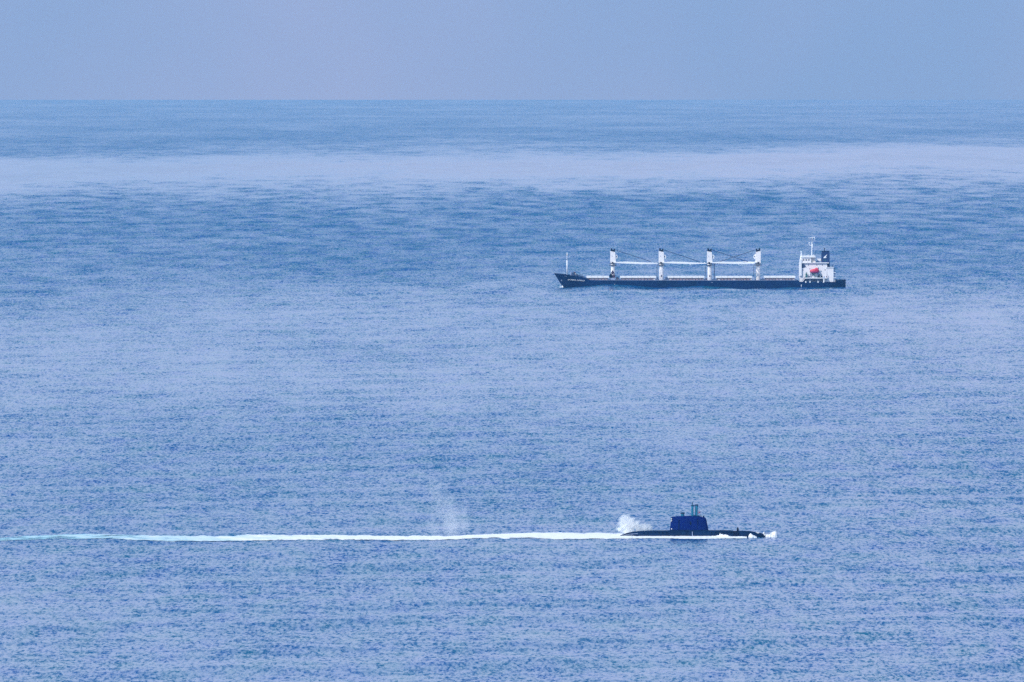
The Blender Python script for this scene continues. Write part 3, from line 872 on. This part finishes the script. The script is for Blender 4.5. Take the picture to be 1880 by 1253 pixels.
# seam of the casing along the stern
mb = MB(); pr = None
for px in np.linspace(1146, 1171, 8):
    p = (gx2(px), -2.35 - (px - 1146) * .02, gz2(interp(STOP, px)) * .62)
    if pr: mb.tube(pr, p, .07, n=5)
    pr = p
mb.build("casing_seam", M_greybl(), sh)
# limber holes
for i, px in enumerate(np.arange(1180, 1225, 7)):
    MB().box(gx2(px), gx2(px + 3), -3.0, -2.6, gz2(977.3), gz2(976.7)).build("limber_hole", M_navy2(), sh)
for i, px in enumerate(np.arange(1305, 1343, 7)):
    MB().box(gx2(px), gx2(px + 3), -3.04, -2.6, gz2(977.3), gz2(976.7)).build("limber_hole", M_navy2(), sh)

def sail_mesh():
    """stack of streamlined rings from the casing up, tapered"""
    bm = bmesh.new(); R = []
    prof = [(975.6, 1229.6, 1301.3), (970.5, 1230.2, 1300.4), (965, 1230.8, 1299.2), (960, 1231.3, 1298.1), (956, 1231.7, 1297.4), (952.5, 1232.2, 1296.4), (950.4, 1232.7, 1294.6), (949.2, 1233.6, 1291.6)]
    n = 40
    for k, (py, a, b) in enumerate(prof):
        row = []
        xm, hl = (a + b) / 2, (b - a) / 2
        wid = 1.65 - .25 * k / (len(prof) - 1) - (.35 if k == len(prof) - 1 else 0)
        for i in range(n):
            t = 2 * math.pi * i / n
            c, s = math.cos(t), math.sin(t)
            x = xm + hl * math.copysign(abs(c) ** .75, c)
            y = wid * math.copysign(abs(s) ** .8, s) * (1 - .22 * max(0, -c))
            zz = gz2(py)
            if k >= len(prof) - 1:      # crown: highest a third of the way from the back
                zz += SB * 1.6 * max(0, 1 - ((x - 1262) / 30) ** 2)
            elif k == len(prof) - 2:
                zz += SB * .8 * max(0, 1 - ((x - 1262) / 30) ** 2)
            row.append(bm.verts.new((gx2(x), y, zz)))
        R.append(row)
    for a, b in zip(R, R[1:]):
        for i in range(n):
            bm.faces.new((a[i], a[(i + 1) % n], b[(i + 1) % n], b[i]))
    bm.faces.new(R[0][::-1]); bm.faces.new(R[-1])
    bmesh.ops.recalc_face_normals(bm, faces=bm.faces)
    me = bpy.data.meshes.new("sail"); bm.to_mesh(me); bm.free()
    return me
sail = link("sail", sail_mesh(), M_sail(), sub)
# cockpit cut into the crown for the lookout
cut = MB().box(gx2(1284.6), gx2(1290.2), -.75, .75, gz2(949.0) - 1.05, gz2(940)).build("cockpit_cutter", M_sail())
bo = sail.modifiers.new("cockpit", 'BOOLEAN'); bo.object = cut; bo.operation = 'DIFFERENCE'; bo.solver = 'EXACT'
cut.location = sub.location
bpy.context.view_layer.update()
dg = bpy.context.evaluated_depsgraph_get()
nm = bpy.data.meshes.new_from_object(sail.evaluated_get(dg))
sail.modifiers.clear(); sail.data = nm
bpy.data.objects.remove(cut)
for i, (py) in enumerate((952.9, 956.4)):
    MB().box(gx2(1231.4), gx2(1233.6), -.9, .9, gz2(py + .7), gz2(py - .7)).build("stern_light", M_bright(), sail)
    MB().box(gx2(1231.2), gx2(1233.9), -.6, .6, gz2(py - .7), gz2(py - 1.9)).build("stern_light_bracket", M_navy2(), sail)
MB().ball((gx2(1233.0), -1.35, gz2(971.4)), .22).build("navigation_light", M_bright(), sail, smooth=True)
MB().ball((gx2(1268.0), -1.52, gz2(961.3)), .5, sx=.58, sy=.35, sz=1.5).build("side_opening", M_navy2(), sail, smooth=True)
MB().box(gx2(1231), gx2(1300), -1.72, 1.72, gz2(975.4), gz2(973.4)).build("sail_foot_fairing", M_sub(), sail)
for px in (1246, 1281):
    MB().box(gx2(px) - .05, gx2(px) + .05, -1.58, -1.35, gz2(972), gz2(953)).build("panel_seam", M_navy2(), sail)
# masts
SV = M_mastt()
ms = MB().tube((gx2(1271.2), 0, gz2(949.5)), (gx2(1271.2), 0, gz2(930)), .42, .42, n=14).tube((gx2(1271.2), 0, gz2(930)), (gx2(1271.3), 0, gz2(926.6)), .42, .36, n=14).build("periscope", SV, sub, smooth=False)
MB().tube((gx2(1271.4), 0, gz2(926.6)), (gx2(1271.5), 0, gz2(921.8)), .2, .06, n=8).build("antenna", M_mastd(), ms)
MB().tube((gx2(1271.2), 0, gz2(929.6)), (gx2(1271.2), 0, gz2(927.6)), .44, n=14).build("periscope_head", M_mastd(), ms)
m2 = MB().tube((gx2(1278.4), 0, gz2(949.5)), (gx2(1279.0), 0, gz2(928.5)), .42, .56, n=14).build("snorkel_mast", SV, sub)
MB().tube((gx2(1279.0), 0, gz2(929.2)), (gx2(1279.1), 0, gz2(926.4)), .62, .58, n=14).build("snorkel_head", M_mastd(), m2)
MB().tube((gx2(1276.6), -.3, gz2(948)), (gx2(1276.8), -.3, gz2(928.5)), .13, n=8).build("cable_guide", M_mastd(), m2)
MB().box(gx2(1273.2), gx2(1277.2), -.15, .15, gz2(928.6), gz2(927.4)).build("mast_link", M_mastd(), m2)
b3 = MB().tube((gx2(1253.2), 0, gz2(949.5)), (gx2(1253.2), 0, gz2(944.0)), .62, .66, n=16).build("induction_mast", SV, sub)
MB().tube((gx2(1253.4), 0, gz2(944.0)), (gx2(1253.4), 0, gz2(941.2)), .74, .76, n=16).build("mast_cover", M_mastd(), b3)
for px, w in ((1282.6, .38), (1276, .5), (1267, .5)):
    MB().box(gx2(px) - w, gx2(px) + w, -.55, .55, gz2(949.2), gz2(947.0)).build("hatch_fairing", M_navy2(), sub, bevel=.06)
MB().prism([(gx2(1290.4), gz2(949.6)), (gx2(1290.8), gz2(947.8)), (gx2(1293.0), gz2(946.9)), (gx2(1293.3), gz2(950.0))], -.6, .6).build("windscreen", M_navy2(), sub)
# ensign staff
st = MB().tube((gx2(1285.6), .5, gz2(949)), (gx2(1285.2), .5, gz2(936.0)), .035, n=6).build("flagstaff", M_purple(), sub)
def cloth(name, z0, z1, mat):
    bm = bmesh.new(); g = []
    for i in range(8):
        row = []
        for j in range(4):
            x = gx2(1285.2) - .085 * i; z = z0 + (z1 - z0) * j / 3
            row.append(bm.verts.new((x, .5 + .05 * math.sin(i * 1.3 + j * .5), z - .02 * i)))
        g.append(row)
    for a, b in zip(g, g[1:]):
        for j in range(3): bm.faces.new((a[j], b[j], b[j + 1], a[j + 1]))
    r = bmesh.ops.extrude_face_region(bm, geom=bm.faces[:])
    for v in r["geom"]:
        if isinstance(v, bmesh.types.BMVert): v.co.y += .02
    me = bpy.data.meshes.new(name); bm.to_mesh(me); bm.free()
    return link(name, me, mat, st)
cloth("flag", gz2(939.6), gz2(936.8), M_flagw())
cloth("flag", gz2(942.4), gz2(939.7), M_flagr())

# ---- lookout standing in the cockpit of the sail
def person(loc, label, rz=0.0):
    root = thing("person", loc, label, "person")
    root.rotation_euler = (0, 0, rz)
    V = [(0, 0, .95), (0, 0, 1.12), (0, .01, 1.32), (0, 0, 1.46), (0, 0, 1.53),          # spine, neck
         (-.17, 0, 1.42), (-.23, .02, 1.15), (-.17, .22, 1.05), (.17, 0, 1.42), (.23, .02, 1.15), (.17, .22, 1.05),
         (-.1, 0, .9), (-.11, .01, .48), (-.11, -.01, .06), (-.11, .14, .03), (.1, 0, .9), (.11, .01, .48), (.11, -.01, .06), (.11, .14, .03)]
    E = [(0,1),(1,2),(2,3),(3,4),(3,5),(5,6),(6,7),(3,8),(8,9),(9,10),(0,11),(11,12),(12,13),(13,14),(0,15),(15,16),(16,17),(17,18)]
    Rr = [.15,.14,.17,.09,.055,.075,.05,.035,.075,.05,.035,.1,.07,.05,.035,.1,.07,.05,.035]
    me = bpy.data.meshes.new("body"); me.from_pydata(V, E, []); me.update()
    o = bpy.data.objects.new("body", me); COL.objects.link(o)
    sk = o.modifiers.new("skin", 'SKIN'); ss = o.modifiers.new("sub", 'SUBSURF'); ss.levels = 2; ss.render_levels = 2
    for i, r_ in enumerate(Rr):
        me.skin_vertices[0].data[i].radius = (r_, r_ * .8)
    me.skin_vertices[0].data[0].use_root = True
    dg = bpy.context.evaluated_depsgraph_get(); dg.update()
    nm = bpy.data.meshes.new_from_object(o.evaluated_get(dg))
    bpy.data.objects.remove(o)
    for p in nm.polygons: p.use_smooth = True
    link("body", nm, M_cloth(), root)
    hd = MB().ball((0, .01, 1.635), .095, sx=.85, sz=1.25).ball((0, .115, 1.62), .02, sz=1.4).ball((-.083, 0, 1.63), .022).ball((.083, 0, 1.63), .022).build("head", M_skin(), root, smooth=True)
    MB().ball((0, -.012, 1.67), .102, sx=.88, sz=1.02).box(-.07, .07, .06, .15, 1.69, 1.705).build("cap", M_cloth(), hd, smooth=True)
    for s in (-1, 1):
        h = MB()
        h.ball((s * .165, .25, 1.045), .035, sy=1.3, sz=.6)
        for k in range(4):
            h.tube((s * (.19 - k * .018), .28, 1.045), (s * (.19 - k * .018), .335 - abs(k - 1.4) * .008, 1.03), .008, .006, n=5)
            h.tube((s * (.19 - k * .018), .335 - abs(k - 1.4) * .008, 1.03), (s * (.19 - k * .018), .345, 1.00), .007, .005, n=5)
        h.tube((s * .14, .25, 1.045), (s * .115, .29, 1.03), .009, .007, n=5)
        h.build("hand", M_skin(), root, smooth=True)
    return root
person((BX + gx2(1287.2), DB, BZ + gz2(949.0) - 1.04), "person in dark clothes and cap looking ahead from the top of the submarine's sail", -math.pi / 2)

# ================================================================== foam, spray, mist
def foam_mat(name, cyan, holes, sx, sy, lo=.30, hi=.55):
    m = bpy.data.materials.new(name); m.use_nodes = True
    nt = m.node_tree; b = nt.nodes["Principled BSDF"]
    b.inputs["Roughness"].default_value = .8
    geo = N(nt, "ShaderNodeNewGeometry")
    mp = N(nt, "ShaderNodeMapping"); mp.inputs["Scale"].default_value = (1 / sx, 1 / sy, 1 / sx)
    ns = N(nt, "ShaderNodeTexNoise"); ns.inputs["Scale"].default_value = 1; ns.inputs["Detail"].default_value = 7; ns.inputs["Roughness"].default_value = .62
    nt.links.new(geo.outputs["Position"], mp.inputs[0]); nt.links.new(mp.outputs[0], ns.inputs["Vector"])
    at = N(nt, "ShaderNodeAttribute"); at.attribute_name = "cover"
    # cover attribute: 1 = fresh foam, 0 = open water
    a = math_n(nt, 'MULTIPLY_ADD', math_n(nt, 'SUBTRACT', ns.outputs[0], .5), holes, at.outputs["Fac"])
    r = N(nt, "ShaderNodeValToRGB")
    r.color_ramp.elements[0].position = lo; r.color_ramp.elements[0].color = (0, 0, 0, 1)
    r.color_ramp.elements[1].position = hi; r.color_ramp.elements[1].color = (1, 1, 1, 1)
    nt.links.new(a, r.inputs[0]); nt.links.new(r.outputs[0], b.inputs["Alpha"])
    c = N(nt, "ShaderNodeValToRGB")
    c.color_ramp.elements[0].position = .15; c.color_ramp.elements[0].color = cyan + (1,)
    c.color_ramp.elements[1].position = .75; c.color_ramp.elements[1].color = (.93, .93, .93, 1)
    fr = N(nt, "ShaderNodeAttribute"); fr.attribute_name = "fresh"
    nt.links.new(math_n(nt, 'MULTIPLY_ADD', math_n(nt, 'SUBTRACT', ns.outputs[0], .5), 1.6, fr.outputs["Fac"]), c.inputs[0]); nt.links.new(c.outputs[0], b.inputs["Base Color"])
    return m
FM1 = foam_mat("wake_foam", (.36, .64, .74), 1.9, 9.0, 8.0, .33, .72)
FM2 = foam_mat("fresh_foam", (.75, .80, .84), .9, 1.6, 5.0)
FM3 = foam_mat("thrown_spray", (.7, .78, .82), 1.7, .9, 2.0)

def grid_obj(name, X, Y, Z, C, mat, label=None, kind="stuff", F=None):
    nr, nc = X.shape
    me = bpy.data.meshes.new(name)
    co = np.stack((X, Y, Z), -1).reshape(-1, 3)
    i, j = np.meshgrid(np.arange(nr - 1), np.arange(nc - 1), indexing='ij')
    q = np.stack((i * nc + j, (i + 1) * nc + j, (i + 1) * nc + j + 1, i * nc + j + 1), -1).reshape(-1, 4)
    me.vertices.add(len(co)); me.vertices.foreach_set("co", co.ravel().astype(np.float32))
    me.loops.add(q.size); me.loops.foreach_set("vertex_index", q.ravel().astype(np.int32))
    me.polygons.add(len(q)); me.polygons.foreach_set("loop_start", (np.arange(len(q)) * 4).astype(np.int32))
    me.polygons.foreach_set("use_smooth", np.ones(len(q), bool))
    me.update(calc_edges=True)
    at = me.attributes.new("cover", 'FLOAT', 'POINT'); at.data.foreach_set("value", C.ravel().astype(np.float32))
    fr = np.ones(C.size) if F is None else F.ravel()
    at2 = me.attributes.new("fresh", 'FLOAT', 'POINT'); at2.data.foreach_set("value", fr.astype(np.float32))
    o = link(name, me, mat)
    o["kind"] = kind
    if label: o["label"] = label
    return o

def nz(x, y, s=1.0, o=0.0):
    return np.array([mn.noise(Vector((a * s + o, b * s + o * .7, o))) for a, b in zip(np.ravel(x), np.ravel(y))]).reshape(np.shape(x))

# the wake: rows of the photo (top, bottom) at columns
WK = [(-700, 985, 992, .62), (-100, 986, 993, .62), (0, 986.6, 992.6, .64), (60, 984.4, 992, .68), (130, 984.2, 991.0, .70), (200, 984.8, 991.6, .72), (270, 985.2, 993.0, .78), (320, 986.0, 992.8, .85), (400, 985.6, 991.4, 1.0),
      (500, 984.6, 990.4, 1.0), (600, 984.0, 989.6, 1.05), (700, 983.9, 988.8, 1.1), (770, 983.5, 989.4, 1.15), (830, 983.1, 991, 1.05), (860, 982.6, 990.9, 1.1), (960, 981.2, 989.4, 1.15), (1050, 979.6, 989.9, 1.2), (1110, 978.6, 989.6, 1.25), (1140, 979, 989.4, 1.25), (1160, 981, 989.5, 1.2)]
wk = np.array(WK)
pxs = np.arange(-650, 1160, 1.6)
nv = 26
X = np.zeros((len(pxs), nv)); Y = X.copy(); Z = X.copy(); C = X.copy()
for i, px in enumerate(pxs):
    t = np.interp(px, wk[:, 0], wk[:, 1]); b_ = np.interp(px, wk[:, 0], wk[:, 2]); cv = np.interp(px, wk[:, 0], wk[:, 3])
    jit = 1.5 * mn.noise(Vector((px * .035, 3.3, 0))) + .6 * mn.noise(Vector((px * .16, 9.3, 0)))
    jit2 = 1.5 * mn.noise(Vector((px * .05, 13.3, 0))) + .5 * mn.noise(Vector((px * .2, 19.3, 0)))
    yf, yn = d_of(t + 1.0 + jit * .7), d_of(b_ + .4 + jit2 * .7)
    for j in range(nv):
        v = j / (nv - 1)
        y = yn + (yf - yn) * v
        x = x_of(px, (yn + yf) / 2)
        mound = (.1 + .55 * max(0, cv - .6)) * math.sin(math.pi * v) ** .6
        X[i, j] = x; Y[i, j] = y
        Z[i, j] = float(sea_z(x, y)) + .06 + mound + .12 * mn.noise(Vector((x * .4, y * .15, 0)))
        edge = min(v, 1 - v) * 2
        C[i, j] = cv * min(1, .30 + edge * 2.4)
F = np.repeat(np.interp(pxs, [-100, 150, 420, 760], [.12, .22, .55, 1.0])[:, None], nv, 1)
grid_obj("wake", X, Y, Z, C, FM1, "long white foam wake trailing left from the submarine's stern", F=F)

# foam sliding along the hull on the near side
FT = [(1128, 986.5, 989.6), (1150, 987.6, 989.8), (1180, 987.2, 989.6), (1215, 985.6, 989.4), (1245, 986.8, 989.8), (1275, 987.6, 990.6), (1300, 986.4, 989.9), (1325, 985.4, 989.2), (1345, 986, 988.8), (1366, 987, 988.4), (1372, 987.4, 988.0)]
ft = np.array(FT)
pxs = np.arange(1128, 1372, .8)
nv = 14
X = np.zeros((len(pxs), nv)); Y = X.copy(); Z = X.copy(); C = X.copy()
for i, px in enumerate(pxs):
    b_ = np.interp(px, ft[:, 0], ft[:, 2]) + .5 * mn.noise(Vector((px * .12, 1.3, 0)))
    yn = d_of(b_); yf = DB - 1.5
    for j in range(nv):
        v = j / (nv - 1)
        y = yn + (yf - yn) * v
        x = x_of(px, y)
        X[i, j] = x; Y[i, j] = y
        Z[i, j] = float(sea_z(x, y)) + .08 + .30 * v ** 2 + .12 * mn.noise(Vector((x * .8, y * .3, 5)))
        C[i, j] = 1.15 * min(1, .3 + v * 3) 
grid_obj("side_foam", X, Y, Z, C, FM2, "white foam sliding back along the submarine's near side")

# broken wash heaped against the hull: (column, top row)
def ridge(name, prof, y0, label, seed, thick=1.3, cover=1.1, mat=FM2):
    pr = np.array(prof)
    xs = np.arange(pr[0, 0], pr[-1, 0], .35)
    nv = 16
    X = np.zeros((len(xs), nv)); Y = X.copy(); Z = X.copy(); C = X.copy()
    for i, px in enumerate(xs):
        top = np.interp(px, pr[:, 0], pr[:, 1])
        hgt = max(.03, (986.6 - top) * SB) * (1 + .35 * mn.noise(Vector((px * .6, seed, 0))))
        for j in range(nv):
            v = j / (nv - 1); t = math.pi * v
            x = x_of(px, DB); y = DB + y0 - thick * math.cos(t) * (.6 + .4 * hgt)
            z = BZ - .35 + (hgt + .3) * math.sin(t) ** .8
            n_ = mn.noise(Vector((x * 1.5, v * 4, seed)))
            X[i, j] = x + .2 * n_; Y[i, j] = y + .35 * n_; Z[i, j] = z + .18 * n_ * math.sin(t)
            C[i, j] = cover * (1 - .4 * math.sin(t) ** 4)
    return grid_obj(name, X, Y, Z, C, mat, label)
ridge("side_wash", [(1180, 986.2), (1215, 984.2), (1228, 984.4), (1250, 985.6), (1272, 986.4), (1295, 985.0), (1312, 983.8), (1319.5, 983.2), (1321.8, 978.6), (1324.5, 980.8), (1329, 981.8), (1334, 982.2), (1340, 984.6), (1350, 985.2), (1358, 985.0), (1362, 984.2), (1366, 985.4), (1370, 986.6)], -4.0, "low white wash heaped along the middle of the submarine's hull", 2.2)
ridge("bow_wash", [(1373.5, 986.4), (1375, 982.4), (1377.5, 980.2), (1380.5, 980.6), (1384, 982.6), (1386.5, 985.0), (1389, 986.4)], -4.2, "small white burst of wash near the submarine's bow", 7.7)
ridge("bow_spray", [(1388, 986.5), (1393, 986), (1398, 985), (1400.4, 984.2), (1401.0, 977.4), (1404.5, 977.6), (1406, 981), (1409, 981.2), (1413, 979.4), (1418, 977.0), (1422, 975.0), (1425.2, 974.6), (1426.4, 978.4), (1428, 984)], 0.2, "thin fan of white spray thrown ahead of the submarine's bow", 11.1, .7, .56, FM3)
ridge("bow_trickle", [(1387.5, 979), (1389.5, 975.6), (1392.5, 976.4), (1395, 978.6), (1396, 984)], -.8, "white water spilling over the submarine's bow", 15.1, .8, .5, FM3)

# small bow ripple of the cargo ship
X = np.zeros((30, 8)); Y = X.copy(); Z = X.copy(); C = X.copy()
for i in range(30):
    px = 1027 + i * .3
    for j in range(8):
        v = j / 7
        x = SX + fx(px); y = DS - 3 + (v - .5) * 3 
        hgt = (1.15 * math.exp(-((px - 1032.6) / 1.3) ** 2) + .5 * math.exp(-((px - 1028.6) / 1.2) ** 2))
        X[i, j] = x; Y[i, j] = y; Z[i, j] = SZ + .35 + hgt * math.sin(math.pi * v); C[i, j] = .75
grid_obj("bow_ripple", X, Y, Z, C, FM2, "small white ripple at the cargo ship's bow")

def cloud(name, loc, size, blobs, dens, nscale, thresh, label, cat, col=(1, 1, 1, 1), seed=0.0):
    """blobs: (x, y, z, radius, weight) in metres about loc; soft noisy volume"""
    m = bpy.data.materials.new(name + "_droplets"); m.use_nodes = True
    nt = m.node_tree; nt.nodes.remove(nt.nodes["Principled BSDF"])
    pv = N(nt, "ShaderNodeVolumePrincipled"); pv.inputs["Color"].default_value = col
    pv.inputs["Anisotropy"].default_value = 0.0
    tc = N(nt, "ShaderNodeTexCoord")
    tot = None
    for bx, by, bz, r, w in blobs:
        vm = N(nt, "ShaderNodeVectorMath", operation='SUBTRACT'); nt.links.new(tc.outputs["Object"], vm.inputs[0]); vm.inputs[1].default_value = (bx, by, bz)
        ln = N(nt, "ShaderNodeVectorMath", operation='LENGTH'); nt.links.new(vm.outputs[0], ln.inputs[0])
        q = math_n(nt, 'SUBTRACT', 1.0, math_n(nt, 'DIVIDE', ln.outputs["Value"], r), clamp=True)
        q = math_n(nt, 'MULTIPLY', q, w)
        tot = q if tot is None else math_n(nt, 'MAXIMUM', tot, q)
    ns = N(nt, "ShaderNodeTexNoise"); ns.inputs["Scale"].default_value = nscale; ns.inputs["Detail"].default_value = 5; ns.inputs["Roughness"].default_value = .6
    mp = N(nt, "ShaderNodeMapping"); mp.inputs["Location"].default_value = (seed, seed, seed)
    nt.links.new(tc.outputs["Object"], mp.inputs[0]); nt.links.new(mp.outputs[0], ns.inputs["Vector"])
    # thicker low down
    d = math_n(nt, 'ADD', tot, math_n(nt, 'MULTIPLY', math_n(nt, 'SUBTRACT', ns.outputs[0], .5), 2.2))
    d = math_n(nt, 'SUBTRACT', d, thresh)
    d = math_n(nt, 'MULTIPLY', d, math_n(nt, 'GREATER_THAN', tot, .001))
    d = math_n(nt, 'MAXIMUM', d, 0.0)
    nt.links.new(math_n(nt, 'MULTIPLY', d, dens), pv.inputs["Density"])
    nt.links.new(pv.outputs[0], nt.nodes["Material Output"].inputs["Volume"])
    sx, sy, sz = size
    bm = bmesh.new()
    bmesh.ops.create_icosphere(bm, subdivisions=3, radius=1)
    for v in bm.verts:
        v.co = Vector((v.co.x * sx, v.co.y * sy, v.co.z * sz))
    me = bpy.data.meshes.new(name); bm.to_mesh(me); bm.free()
    o = link(name, me, m, None, loc)
    o["label"] = label; o["kind"] = "stuff"
    return o
# spray cloud behind the stern: local origin at column 1165, row 974
cx_, cz_ = 1166, 968
bl = []
for px, py, r, w in ((1151, 952, 2.2, 1), (1145, 957, 2.6, 1.0), (1158, 958, 2.3, 1.1), (1141, 965, 2.3, .9), (1150, 967, 3.0, 1.3), (1162, 966, 2.8, 1.3), (1174, 969, 2.3, 1.3), (1170, 963, 1.9, 1.1), (1184, 971, 2.2, 1.3), (1191, 967.5, 1.3, 1.3), (1193, 972, 1.8, 1.4), (1139, 974, 2.4, .8), (1155, 975, 3.2, 1.3), (1175, 975, 2.6, 1.3)):
    bl.append(((px - cx_) * SB, 0, (cz_ - py) * SB, r, w))
cloud("spray_cloud", (x_of(cx_, DB + 6.5), DB + 6.5, BZ + gz2(cz_) + .0), (9.5, 4.2, 6.2), bl, 2.0, .72, .26, "billowing white spray cloud rising behind the submarine's stern", "spray", seed=4.0)
cx_, cz_ = 824, 950
bl = []
for px, py, r, w in ((829, 972, 7.0, .85), (826, 958, 7.0, .8), (827, 944, 6.0, .65), (817, 932, 5.6, .5), (806, 918, 5.4, .42), (797, 902, 5.0, .36), (842, 966, 5.0, .5), (806, 970, 5.6, .45), (790, 888, 4.0, .3)):
    bl.append(((px - cx_) * SB, 0, (cz_ - py) * SB, r, w))
cloud("mist", (x_of(cx_, DB + 9), DB + 9, BZ + gz2(cz_)), (12, 4.0, 16), bl, .14, .22, .03, "faint puff of thin mist hanging above the middle of the wake", "mist", seed=9.0)
